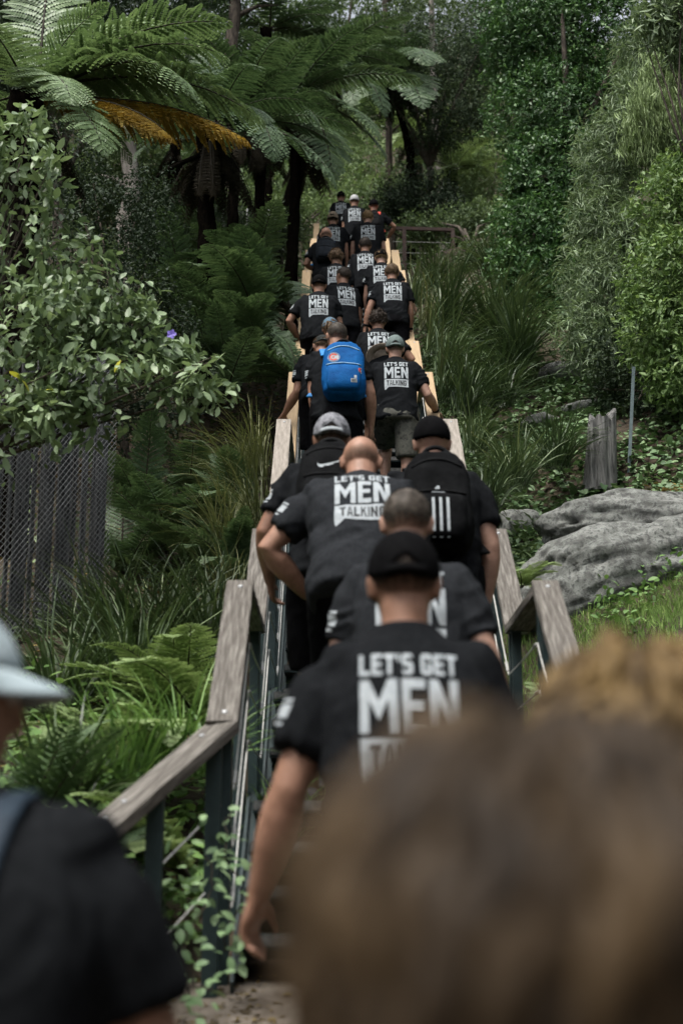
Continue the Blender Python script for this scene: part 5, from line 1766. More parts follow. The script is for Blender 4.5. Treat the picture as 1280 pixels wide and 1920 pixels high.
tree_fern('dark tree fern tucked between the thick trunk and the pale trunk', pix(325, 265, 20.5), .07, 'mid', [pix(250, 300, 20), pix(420, 300, 20), pix(300, 200, 20.5), pix(390, 215, 20.5)], extra=5, flen=1.4, seed=11, skirt=6)
tree_fern('small tree fern close above the pale bushes left of the stair top', pix(572, 275, 27.5), .08, 'mid', [pix(660, 300, 27), pix(520, 300, 27), pix(650, 235, 27.5), pix(545, 230, 27.5)], extra=5, flen=1.5, seed=12, skirt=5, base=(-1.5, 28.0))
tree_fern('tree fern crown high against the feathery dark tree', pix(735, 140, 31.5), .08, 'mid', [pix(800, 120, 29), pix(640, 130, 29), pix(790, 200, 29), pix(650, 200, 29), pix(720, 70, 29.5)], extra=5, flen=1.7, seed=13, skirt=6, base=(2.3, 32.0))
FRL = [('pale tree fern far behind the barrier rail', pix(850, 318, 33), [pix(925, 262, 32), pix(930, 340, 32.4), pix(790, 268, 32.5), pix(800, 350, 32), pix(880, 240, 33)], 8),
       ('pale tree fern in the far gap above the last walkers', pix(770, 250, 36), [pix(840, 215, 35.5), pix(700, 230, 35.5), pix(830, 290, 35), pix(720, 290, 35)], 9)]
for lb, c, tp, sd in FRL:
    tree_fern(lb, c, .12, 'bright', tp, extra=6, flen=1.6, seed=sd, skirt=3)


def clear_of_stairs(p):
    return not (5.0 < p[1] < 30 and -.62 < p[0] - xc(p[1]) + .22 - .22 < .72 and -.66 < p[0] - xc(p[1]) < .80)


def ground_fern(label, px, py, Yv, ln, kind, seed, n=11, group='ferns growing along the stairs', lift=0.0):
    rg = np.random.default_rng(seed)
    p = pix(px, py, Yv)
    b = np.array((p[0], Yv, max(gz(p[0], Yv), p[2] - .9) if lift else gz(p[0], Yv)))
    b[2] = max(b[2], p[2] - ln * .55)
    root = empty('fern', b)
    tag(root, label, 'fern', group)
    for i in range(n):
        a = 2 * math.pi * (i + rg.random() * .7) / n
        l_ = ln * rg.uniform(.7, 1.15)
        el = R(rg.uniform(2, 62) if kind != 'bright' else rg.uniform(0, 30))
        for _ in range(12):
            tip_ = b + l_ * np.array((math.cos(a) * math.cos(el), math.sin(a) * math.cos(el), math.sin(el)))
            if abs(tip_[0] - xc(tip_[1])) > .80 + .10 * l_ and (tip_[0] - xc(5)) * (b[0] - xc(5)) > 0:
                break
            a = rg.uniform(0, 2 * math.pi)
        else:
            continue
        lay_frond(root, kind, i + seed, b, b + l_ * np.array((math.cos(a) * math.cos(el), math.sin(a) * math.cos(el), math.sin(el))), widen=rg.uniform(.9, 1.25))


GF = [('big arching fern between the dark trunks and the pine rail', 545, 470, 16.8, 1.5, 'mid'), ('broad fern beside the upper pine rail', 490, 520, 16.0, 1.4, 'mid'), ('fern low in the shade left of the capped man with spread arms', 500, 590, 15.2, 1.3, 'ground'),
      ('dark fern under the tree fern trunks', 420, 520, 16.5, 1.4, 'ground'), ('shaded fern behind the tip of the flowering shrub', 400, 590, 15.5, 1.3, 'ground'), ('fern at the foot of the farthest left trunk', 470, 450, 18.5, 1.4, 'mid'),
      ('fern nearest the pine rail below the tree ferns', 555, 625, 14.6, 1.0, 'ground'), ('fern in the dark hollow left of the trunks', 340, 500, 17.0, 1.3, 'ground'), ('shaded fern above the dark earth bank', 430, 650, 14.2, 1.0, 'ground'),
      ('fern spreading below the last netted fence post', 235, 1000, 11.4, .8, 'ground'), ('fern in the dark gap right of the fence', 320, 930, 11.6, .9, 'ground'), ('fern above the strap-leaf clumps', 380, 980, 11.0, .8, 'ground'),
      ('small fern beside the grey lower handrail', 440, 1000, 10.2, .7, 'ground'), ('fern under the dry grass by the rail', 450, 905, 11.2, .8, 'ground'), ('fern hanging below the flowering shrub', 270, 860, 11.8, .9, 'ground'), ('fern on the dark bank under the shrub tip', 350, 840, 12.3, .8, 'ground'),
      ('pale fern patch nearest the sloping grey handrail', 385, 1240, 7.2, .75, 'bright'), ('pale fern patch spreading left of the handrail', 300, 1265, 6.9, .75, 'bright'), ('pale fern patch beside the blue cap', 215, 1290, 6.6, .65, 'bright'), ('pale fern below the strap-leaf clumps', 340, 1200, 7.7, .7, 'bright'),
      ('fern arching above the splayed handrail', 265, 1450, 5.6, .6, 'bright'), ('fern at the lower left among weeds', 120, 1530, 5.0, .6, 'ground'), ('fern behind the first handrail posts', 355, 1490, 5.5, .55, 'bright'), ('fern between lower left weeds and handrail', 60, 1440, 5.6, .6, 'ground'),
      ('small fern between boulder and rail', 975, 1050, 9.6, .35, 'bright'), ('small fern in the grass behind the right rail posts', 1010, 1255, 7.6, .35, 'bright')]
for i, (lb, px, py, Yv, ln, kd) in enumerate(GF):
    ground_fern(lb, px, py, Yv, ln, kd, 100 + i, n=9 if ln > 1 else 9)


# ---- strap-leaf clumps and grasses
def blades(rg, base, n, ln, width, spread, bend, seg=6):
    """arching strap leaves from a tuft: arrays"""
    V, F, va = [], [], []
    a = rg.uniform(0, 2 * math.pi, n)
    r0 = spread * np.sqrt(rg.random(n)) * .35
    L = ln * rg.uniform(.55, 1.15, n)
    lean = rg.uniform(.02, .95, n) + rg.normal(0, .12, n)
    bd = bend * rg.uniform(.5, 1.6, n)
    w = width * rg.uniform(.7, 1.25, n)
    out = np.stack([np.cos(a), np.sin(a), np.zeros(n)], 1)
    a = a + rg.normal(0, .9, n)
    off0 = out.copy()
    out = np.stack([np.cos(a), np.sin(a), np.zeros(n)], 1)
    side = np.stack([-np.sin(a), np.cos(a), np.zeros(n)], 1) + rg.normal(0, .3, (n, 3))
    side = nrmr(side)
    p = base + off0 * r0[:, None]
    rows = []
    for j in range(seg + 1):
        t = j / seg
        th = lean + bd * t ** 1.3 * 1.6
        ww = w * (1 - t ** 3) * (.75 + .25 * min(1, t * 4)) + .0004
        rows.append((p - side * (ww / 2)[:, None], p + side * (ww / 2)[:, None]))
        stp = L / seg
        p = p + out * (np.sin(th) * stp)[:, None] + np.array((0, 0, 1)) * (np.cos(th) * stp)[:, None]
    V = np.stack([x for ab in rows for x in ab], 1)          # n, 2(seg+1), 3
    k = 2 * (seg + 1)
    f = []
    for j in range(seg):
        f += [(2 * j, 2 * j + 1, 2 * j + 3), (2 * j, 2 * j + 3, 2 * j + 2)]
    F = (np.array(f)[None] + (np.arange(n) * k)[:, None, None]).reshape(-1, 3)
    va = np.clip(rg.normal(.40, .24, n) + .5 * (rg.random(n) > .93), 0, 1)
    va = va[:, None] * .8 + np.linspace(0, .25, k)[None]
    return V.reshape(-1, 3), F, va.ravel()


def clump(label, px, py, Yv, ln, n, mat='strapleaf', width=.012, bend=.6, seed=0, spread=.35, name='strap_leaf_clump', cat='plant', group='strap-leaf clumps on the slope', up=0.0):
    rg = np.random.default_rng(seed)
    p = pix(px, py, Yv)
    b = np.array((p[0], Yv, max(gz(p[0], Yv), p[2] - ln * .5)))
    V, F, va = blades(rg, np.zeros(3), int(n * .8), ln, width * 1.2, spread, bend)
    if b[1] > 7:
        k_ = 14
        B = V.reshape(-1, k_, 3) + b
        keep = np.all(np.abs(B[:, :, 0] - xc(b[1])) > .74, axis=1)
        V = (B[keep] - b).reshape(-1, 3)
        va = va.reshape(-1, k_)[keep].ravel()
        F = F[:keep.sum() * 12]
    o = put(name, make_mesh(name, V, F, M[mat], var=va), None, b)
    tag(o, label, cat, group)


CL = [('dense strap-leaf clump beside the end of the netted fence', 205, 1140, 8.9, .95, 330, 'strapleaf', .013), ('upright strap-leaf clump in the middle of the left bank', 300, 1120, 9.0, 1.0, 360, 'strapleaf', .013), ('strap-leaf clump closest to the second grey handrail', 395, 1120, 8.8, .95, 330, 'strapleaf', .013),
      ('low strap-leaf clump behind the pale blue cap', 115, 1215, 7.8, .8, 240, 'strapleaf', .013), ('strap-leaf clump spilling over the pale ferns', 255, 1190, 8.0, .8, 260, 'strapleaf', .013), ('thin strap leaves growing up beside the rail cables', 440, 1075, 9.6, .7, 180, 'drygrass', .008),
      ('huge arching grass clump on the right bank below the hedge', 925, 560, 16.4, 1.25, 420, 'strapleaf', .016), ('tall grass clump against the right pine rail', 835, 540, 16.0, 1.05, 340, 'strapleaf', .014), ('upright grass fan in front of the hedge foot', 965, 600, 15.6, 1.15, 320, 'strapleaf', .016), ('grass clump beside the lower right pine rail', 830, 640, 13.8, .9, 300, 'strapleaf', .012),
      ('feathery grass clump at the sage-capped man\'s elbow', 865, 700, 13.0, .8, 300, 'strapleaf', .011), ('grass clump near the small brown rock', 935, 690, 14.4, .85, 280, 'strapleaf', .012), ('grass clump right of the barrier rail post', 925, 475, 21.0, .9, 300, 'strapleaf', .016), ('grass clump under the barrier rail', 815, 495, 20.5, .7, 280, 'strapleaf', .014),
      ('grass tuft in the ivy left of the stump', 1040, 810, 12.3, .65, 300, 'strapleaf', .010), ('grass tuft in the ivy behind the black backpack', 960, 850, 11.4, .6, 300, 'strapleaf', .010), ('grass tuft leaning on the weathered rail top', 905, 890, 10.8, .6, 260, 'strapleaf', .009),
      ('dry grass hanging by the middle left rail', 490, 815, 11.4, .75, 330, 'drygrass', .007), ('dry grass tuft under the shrub tip', 455, 850, 11.3, .75, 320, 'drygrass', .007), ('dry grass tuft below the grey handrail top', 490, 905, 10.6, .7, 320, 'drygrass', .007), ('green tuft beside the second handrail', 430, 960, 10.4, .65, 280, 'drygrass', .008),
      ('strap-leaf clump at lower left beside the cap brim', 110, 1400, 5.8, .6, 150, 'strapleaf', .011), ('strap-leaf clump rising behind the splayed handrail', 250, 1370, 6.2, .6, 160, 'weed', .011), ('strap-leaf clump near the handrail bend', 350, 1340, 6.4, .55, 150, 'weed', .010), ('grass tuft under the first steps', 520, 1500, 6.1, .30, 120, 'weed', .006), ('grass tuft by the step edge', 570, 1480, 6.4, .28, 110, 'weed', .006)]
CL += [('grass tuft against the right pine rail beside the bracelet hand', 800, 600, 15.0, .8, 220, 'strapleaf', .011), ('grass tuft against the right pine rail below the brown-haired man', 815, 690, 13.2, .7, 220, 'strapleaf', .010), ('grass tuft hugging the right pine rail near the top', 775, 520, 18.0, .8, 220, 'strapleaf', .012), ('grass tuft by the weathered right rail end', 880, 790, 11.8, .55, 200, 'strapleaf', .009),
       ('dry tuft between right rail and large grass clump', 790, 560, 16.6, .8, 220, 'drygrass', .010)]
for i, (lb, px, py, Yv, ln, n, mt, wd) in enumerate(CL):
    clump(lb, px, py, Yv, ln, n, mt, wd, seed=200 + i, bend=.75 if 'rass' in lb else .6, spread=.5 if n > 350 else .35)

# ---- flowering shrub at the left: the largest leaves are parts
rg = np.random.default_rng(5)
blobs = [pb(20, 300, 8.6, .42), pb(60, 420, 8.5, .45), pb(110, 540, 8.5, .50), pb(40, 640, 8.4, .55), pb(190, 600, 8.5, .42), pb(190, 700, 8.4, .46), pb(300, 650, 8.5, .30), pb(330, 720, 8.4, .34), pb(120, 760, 8.3, .38), pb(30, 760, 8.3, .42), pb(405, 735, 8.5, .20), pb(250, 570, 8.6, .24), pb(100, 300, 8.6, .16), pb(60, 225, 8.6, .2)]
blobs = [(c, np.array((r, r, r * .82))) for c, r in blobs]
base = np.array((-3.6, 8.9, gz(-3.6, 8.9)))
root = empty('flowering_shrub', base)
tag(root, 'large grey-green leafy shrub with a purple flower overhanging the netted fence', 'shrub')
(Vl, Fl, vl), P, N_ = foliage(rg, blobs, 470, 10, None, .088, oval_leaf(.44), spread=.13, droop=.35, outward=.9, jitter=.55, shell=.6, upface=.8)
k = 11
nl = len(Vl) // k
cen = Vl.reshape(nl, k, 3).mean(1)
order = np.argsort(np.linalg.norm(cen - np.array((0, 0, Z0)), axis=1) + 3 * (np.abs(cen[:, 0] / cen[:, 1] + .16) > .17))
pickl = np.zeros(nl, bool)
pickl[order[:300]] = True
rest = np.nonzero(~pickl)[0]
Vr = Vl.reshape(nl, k, 3)
tri_per = len(Fl) // nl
Fr_ = Fl[:tri_per]
Vrest = Vr[rest].reshape(-1, 3)
Frest = (Fr_[None] + (np.arange(len(rest)) * k)[:, None, None]).reshape(-1, 3)
tag(put('foliage', make_mesh('foliage', Vrest - base, Frest, M['shrub'], var=vl.reshape(nl, k)[rest].ravel()), root), kind='stuff')
protoV, protoF = oval_leaf(.44)
leaf_me = []
for q_ in range(5):
    leaf_me.append(make_mesh('leaf', protoV, Fr_, M['shrub'] if q_ < 4 else M['shrub'], var=np.full(k, .2 + .17 * q_)))
yel_me = make_mesh('leaf', protoV, Fr_, M['yellow_leaf'], var=np.full(k, .5))
for c_, i in enumerate(np.nonzero(pickl)[0]):
    W = Vr[i]
    y_ = W[4] - W[0]
    y_[2] = y_[2]
    x_ = W[9] - W[6]
    s_ = np.linalg.norm(x_) / .44
    x_ = nrm(x_)
    z_ = nrm(np.cross(x_, y_))
    y_ = np.cross(z_, x_)
    o = put('leaf', yel_me if c_ % 43 == 7 else leaf_me[int(np.clip(vl[i * k] * 5, 0, 4))], root)
    o.matrix_local = Matrix(np.block([[np.stack([x_, y_, z_], 1) * s_, (W[0] - base).reshape(3, 1)], [np.zeros((1, 3)), np.ones((1, 1))]]).tolist())
tips = np.array([c for c, r in blobs])
put('trunk', limb_mesh('trunk', rg, base, np.concatenate([tips, P[rng.choice(len(P), 26)]]), .028, M['bark'], base), root)
fl = pix(322, 627, 8.05)
mb = MB()
for q_ in range(5):
    a = 2 * math.pi * q_ / 5
    d = np.array((math.cos(a), -.35, math.sin(a)))
    V, F = oval_leaf(.85, .05, .15)
    A_ = frames(np.array([d]), np.array([(0, -1.0, .2)]))[0]
    mb.add((V @ A_) * .032 + fl, [tuple(dict.fromkeys(f)) for f in F])
put('flower', mb.mesh('flower', M['petal'], base), root)

# ---- dark shrubs behind it
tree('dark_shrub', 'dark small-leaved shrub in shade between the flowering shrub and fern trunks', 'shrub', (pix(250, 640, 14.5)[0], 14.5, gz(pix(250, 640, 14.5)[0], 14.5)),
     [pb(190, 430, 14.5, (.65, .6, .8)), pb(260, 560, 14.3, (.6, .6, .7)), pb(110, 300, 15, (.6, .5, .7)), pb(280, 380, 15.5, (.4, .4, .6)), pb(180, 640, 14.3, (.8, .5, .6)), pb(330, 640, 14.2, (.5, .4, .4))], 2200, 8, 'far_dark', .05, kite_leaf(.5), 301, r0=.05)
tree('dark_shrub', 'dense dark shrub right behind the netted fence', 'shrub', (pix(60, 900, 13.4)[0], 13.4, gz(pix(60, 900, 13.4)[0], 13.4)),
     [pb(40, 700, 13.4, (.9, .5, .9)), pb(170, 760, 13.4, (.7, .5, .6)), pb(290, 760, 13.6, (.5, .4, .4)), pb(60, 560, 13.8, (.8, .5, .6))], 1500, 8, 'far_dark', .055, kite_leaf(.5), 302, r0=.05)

# ---- right-hand side
HB = [pb(1060, 60, 19.6, (1.25, .9, 1.3)), pb(1050, 210, 19.5, (1.1, .9, 1.1)), pb(1040, 350, 19.3, (.95, .85, 1.0)), pb(1010, 450, 19.0, (.8, .8, .8)), pb(1070, -90, 19.8, (1.3, .9, 1.2)), pb(960, 90, 19.7, (.5, .6, .9)), pb(985, 330, 19.2, (.42, .5, .8)), pb(1110, 430, 19.0, (.6, .6, .9)), pb(960, 520, 18.8, (.45, .5, .6)), pb(1060, 540, 18.6, (.7, .6, .6))]
tree('tall_hedge_tree', 'tall dense dark green glossy hedge tree on the right', 'tree', (pix(1050, 560, 19.5)[0], 19.5, gz(pix(1050, 560, 19.5)[0], 19.5)), HB, 10500, 9, 'hedge', .078, kite_leaf(.48), 303, r0=.16, spread=.11, outward=.9, shell=.7, n_limb=16)
tree('narrow_leaf_shrub', 'silvery narrow-leaved shrub between the dark hedge and bright shrub', 'shrub', (pix(1130, 700, 15.2)[0], 15.2, gz(pix(1130, 700, 15.2)[0], 15.2)),
     [pb(1140, 300, 15.4, (.45, .5, .7)), pb(1130, 420, 15.2, (.55, .5, .6)), pb(1120, 530, 14.9, (.5, .5, .6)), pb(1190, 220, 15.3, (.5, .5, .7)), pb(1100, 620, 14.6, (.42, .4, .45)), pb(1190, 480, 15, (.5, .5, .8)), pb(1150, 660, 14.4, (.4, .4, .35)), pb(1200, 100, 15.5, (.4, .4, .4))],
     1900, 11, 'silver', .125, kite_leaf(.13, .05, .2), 304, r0=.06, spread=.10, outward=1.0, jitter=.65)
tree('bright_shrub', 'bright yellow-green leafy shrub at the right edge', 'shrub', (pix(1290, 760, 13.2)[0], 13.2, gz(pix(1290, 760, 13.2)[0], 13.2)),
     [pb(1265, 400, 13.2, (.42, .5, .55)), pb(1240, 510, 13.0, (.42, .5, .5)), pb(1230, 610, 12.9, (.40, .45, .45)), pb(1300, 330, 13.3, (.45, .5, .5)), pb(1310, 560, 13, (.55, .5, .7)), pb(1270, 700, 12.9, (.42, .45, .4))], 2100, 9, 'bright', .072, kite_leaf(.44), 305, r0=.05, spread=.10, outward=.9)
tree('weeping_shrub', 'pale weeping fine-leaved bush at the upper right', 'shrub', (pix(1285, 700, 14.2)[0], 14.2, gz(pix(1285, 700, 14.2)[0], 14.2)),
     [pb(1245, 140, 14.4, (.32, .4, .35)), pb(1215, 230, 14.2, (.28, .35, .5)), pb(1270, 250, 14.2, (.35, .4, .5)), pb(1265, 170, 14.3, (.4, .4, .4))], 1100, 12, 'weep', .12, kite_leaf(.10, .03, .3), 306, r0=.05, droop=1.9, outward=.5, jitter=.35)
tree('broad_leaf_tree', 'grey-leaved tree hanging into the top right corner', 'tree', (pix(1340, 700, 13)[0], 13.0, gz(pix(1340, 700, 13)[0], 13.0)),
     [pb(1250, 40, 13, (.35, .4, .3)), pb(1290, 0, 13, (.5, .4, .4)), pb(1215, 20, 13, (.2, .25, .2)), pb(1280, 100, 13.1, (.25, .3, .2))], 260, 9, 'silver', .13, kite_leaf(.26, .1, .15), 307, r0=.03, outward=1.0)
tree('hanging_shrub', 'dark leafy shrub behind stump filling the right bank', 'shrub', (pix(1230, 760, 13.8)[0], 13.9, gz(pix(1230, 760, 13.8)[0], 13.9)),
     [pb(1210, 640, 13.9, (.6, .4, .5)), pb(1240, 740, 13.6, (.5, .4, .35)), pb(1290, 800, 13.4, (.6, .4, .3)), pb(1150, 720, 14.2, (.3, .3, .3))], 700, 9, 'far_dark', .07, kite_leaf(.4), 308, r0=.05)


# ---- ground covers
def scatter(n, x0, x1, y0, y1, rg, test=None):
    P = np.stack([rg.uniform(x0, x1, n), rg.uniform(y0, y1, n)], 1)
    if test is not None:
        P = P[test(P)]
    return np.concatenate([P, ground(P[:, 0], P[:, 1])[:, None]], 1)


rg = np.random.default_rng(77)
P = scatter(36000, 1.05, 6.0, 10.2, 19.0, rg, lambda p: (vnoise(np.c_[p, 0 * p[:, 0]], 1.1, 4) > -.45) & (p[:, 0] > 1.15 + .0 * p[:, 1]))
n = len(P)
P[:, 2] += rg.uniform(.03, .16, n)
V, F, va = leaf_batch(heart_leaf(), P, rg.normal(0, 1, (n, 3)) * (1, 1, .25) + (0, -.3, -.15), rg.normal(0, .4, (n, 3)) + (0, -.25, 1), rg.uniform(.035, .075, n), np.clip(rg.normal(.5, .25, n), 0, 1))
tag(put('ground_ivy', make_mesh('ground_ivy', V, F, M['ivy'], var=va)), 'rounded ivy leaves carpeting the bank around the stump', 'ground cover', kind='stuff')
P = scatter(60000, .92, 4.2, 6.2, 11.2, rg, lambda p: (p[:, 0] > .95))
n = len(P)
tm = (np.array([(-.06, 0, 0), (.06, 0, 0), (.0, .6, .25), (.02, 1, .62)]), [(0, 1, 2, 2), (1, 3, 2, 2)])
V, F, va = leaf_batch((np.array([(-.05, 0, 0), (.05, 0, 0), (.012, 1, 0)]), [(0, 1, 2, 2)]), P - (0, 0, .01), rg.normal(0, .38, (n, 3)) + (0, 0, 1), rg.normal(0, 1, (n, 3)) + (0, -1, 0), rg.uniform(.04, .11, n), np.clip(rg.normal(.45, .25, n), 0, 1))
tag(put('lawn_grass', make_mesh('lawn_grass', V, F, M['lawn'], var=va)), 'short green lawn grass on the bank beyond the right handrail', 'grass', kind='stuff')
P = scatter(2600, 1.7, 4.0, 9.0, 11.0, rg, lambda p: vnoise(np.c_[p, 0 * p[:, 0]], 1.6, 9) + (p[:, 1] - 9.9) * .9 > .05)
n = len(P)
P[:, 2] += rg.uniform(.02, .22, n)
V, F, va = leaf_batch(oval_leaf(.5), P, rg.normal(0, 1, (n, 3)) * (1, 1, .5) + (0, -.4, .1), rg.normal(0, .4, (n, 3)) + (0, -.2, 1), rg.uniform(.03, .075, n), np.clip(rg.normal(.5, .25, n), 0, 1))
tag(put('bank_weeds', make_mesh('bank_weeds', V, F, M['weed'], var=va)), 'low leafy weeds below the boulder at the lawn edge', 'weeds', kind='stuff')
P = scatter(5200, 1.2, 5.0, 10.5, 16.5, rg, lambda p: vnoise(np.c_[p, 0 * p[:, 0]], .8, 14) > .12)
n = len(P)
P[:, 2] += .02
V, F, va = leaf_batch(kite_leaf(.4), P, rg.normal(0, 1, (n, 3)) * (1, 1, .2), rg.normal(0, .3, (n, 3)) + (0, 0, 1), rg.uniform(.04, .10, n), rg.random(n))
tag(put('leaf_litter', make_mesh('leaf_litter', V, F, M['litter'], var=va)), 'brown fallen leaves scattered over the right bank', 'leaf litter', kind='stuff')
P = np.stack([bq[0] + .85 + rg.normal(0, .2, 260), bq[1] + .5 + rg.normal(0, .12, 260), bq[2] + .93 + rg.normal(0, .02, 260)], 1)
n = len(P)
V, F, va = leaf_batch(kite_leaf(.3), P, rg.normal(0, 1, (n, 3)) * (1, 1, .2), rg.normal(0, .3, (n, 3)) + (0, 0, 1), rg.uniform(.03, .08, n), .5 + .5 * rg.random(n))
tag(put('boulder_litter', make_mesh('boulder_litter', V, F, M['litter'], var=va)), 'orange brown leaves lying on top of the boulder', 'leaf litter', kind='stuff')
P = scatter(9000, -5, -.62, 4.3, 30, rg)
n = len(P)
P[:, 2] += .02
V, F, va = leaf_batch(kite_leaf(.35), P, rg.normal(0, 1, (n, 3)) * (1, 1, .25), rg.normal(0, .3, (n, 3)) + (0, 0, 1), rg.uniform(.04, .12, n), rg.random(n) * .6)
tag(put('forest_litter', make_mesh('forest_litter', V, F, M['litter'], var=va)), 'dark fallen leaves on the shaded soil left of the stairs', 'leaf litter', kind='stuff')
P = scatter(900, -1.0, -.2, 3.9, 5.3, rg)
n = len(P)
P[:, 2] += .016
V, F, va = leaf_batch(kite_leaf(.4), P, rg.normal(0, 1, (n, 3)) * (1, 1, .2), rg.normal(0, .3, (n, 3)) + (0, 0, 1), rg.uniform(.015, .05, n), rg.random(n) * .6)
tag(put('path_litter', make_mesh('path_litter', V, F, M['litter'], var=va)), 'small brown leaves and twigs at the edge of the sandy path', 'leaf litter', kind='stuff')
# undergrowth that covers the ground left of the stairs and around the top
P = scatter(30000, -6.5, -.68, 7.0, 34, rg, lambda p: vnoise(np.c_[p, 0 * p[:, 0]], .7, 24) > -.35)
P = np.concatenate([P, scatter(16000, .95, 6, 15.5, 34, rg), scatter(5000, .97, 1.7, 10.5, 22, rg)])
n = len(P)
P[:, 2] += rg.uniform(.0, .35, n) ** 1.3
V, F, va = leaf_batch(kite_leaf(.38), P, rg.normal(0, 1, (n, 3)) * (1, 1, .6) + (0, -.2, .15), rg.normal(0, .5, (n, 3)) + (0, -.3, 1), rg.uniform(.05, .13, n), np.clip(rg.normal(.4, .22, n), 0, 1))
tag(put('undergrowth', make_mesh('undergrowth', V, F, M['far'], var=va)), 'mixed low undergrowth covering the slope on both sides of the stairs', 'undergrowth', kind='stuff')
# weeds at the lower left
P = scatter(5200, -2.6, -.50, 4.2, 7.6, rg, lambda p: (p[:, 0] < -.55 - .35 * np.clip(5.2 - p[:, 1], 0, 2)))
n = len(P)
hh = rg.random(n) ** 1.3 * .62 * np.clip((-.35 - P[:, 0]) / .5, .25, 1)
P[:, 2] += hh
V, F, va = leaf_batch(oval_leaf(.46), P, rg.normal(0, 1, (n, 3)) * (1, 1, .5) + (.1, -.5, -.1), rg.normal(0, .4, (n, 3)) + (0, -.4, 1), rg.uniform(.035, .10, n), np.clip(rg.normal(.45, .25, n) + hh * .2, 0, 1))
tag(put('leafy_weeds', make_mesh('leafy_weeds', V, F, M['weed'], var=va)), 'tangle of leafy green weeds at the lower left behind the handrail', 'weeds', kind='stuff')


# vines: climbing stems with leaves set along them, each leaf a part
def vine(label, pts, mat, size, n, seed, wild=.05):
    rg = np.random.default_rng(seed)
    pts = np.array(pts)
    root = empty('vine', pts[0])
    tag(root, label, 'vine', 'vines on fence and rail')
    ts = np.linspace(0, 1, 24)
    C = np.stack([np.interp(ts, np.linspace(0, 1, len(pts)), pts[:, a]) for a in range(3)], 1) + np.cumsum(rg.normal(0, .006, (24, 3)), 0)
    mb = MB(); mb.tube(C, .003, 5)
    put('stem', mb.mesh('stem', M['stalk'], pts[0]), root)
    hv, hf_ = oval_leaf(.55, .08, .2)
    mes = [make_mesh('leaf', hv, Fr_, M[mat], var=np.full(11, .25 + .2 * q_)) for q_ in range(4)]
    for i in range(n):
        c = C[int(rg.integers(1, 24))] + rg.normal(0, wild, 3)
        d = nrm(rg.normal(0, 1, 3) * (1, .6, .5) + (0, -.5, -.25))
        A_ = frames(np.array([d]), np.array([(0, -.7, 1.0) + rg.normal(0, .3, 3)]))[0]
        o = put('leaf', mes[i % 4], root)
        s_ = size * rg.uniform(.6, 1.2)
        o.matrix_local = Matrix(np.block([[A_.T * s_, (c - pts[0]).reshape(3, 1)], [np.zeros((1, 3)), np.ones((1, 1))]]).tolist())


vine('vine of pale leaves climbing the wire netting', [pix(82, 1180, 10.6), pix(75, 1050, 10.7), pix(62, 960, 10.8), pix(70, 880, 10.9)], 'weep', .085, 26, 1, .03)
vine('second leafy vine along the netting nearer its end', [pix(120, 1165, 10.9), pix(112, 1090, 11.0), pix(105, 1030, 11.0)], 'weep', .085, 12, 2, .035)
vine('leafy vine twining up the first green post', [pix(415, 1785, 5.0), pix(440, 1680, 4.95), pix(425, 1600, 4.9), pix(450, 1520, 4.95)], 'ivy', .046, 46, 3, .045)
vine('leafy vine sprawling at the foot of the posts', [pix(330, 1840, 4.7), pix(350, 1740, 4.8), pix(390, 1660, 4.9), pix(370, 1590, 5.0)], 'ivy', .05, 80, 4, .09)
vine('drooping leafy vine over the splayed rail cables', [pix(345, 1880, 4.5), pix(380, 1815, 4.5), pix(430, 1835, 4.4)], 'ivy', .05, 22, 5, .035)

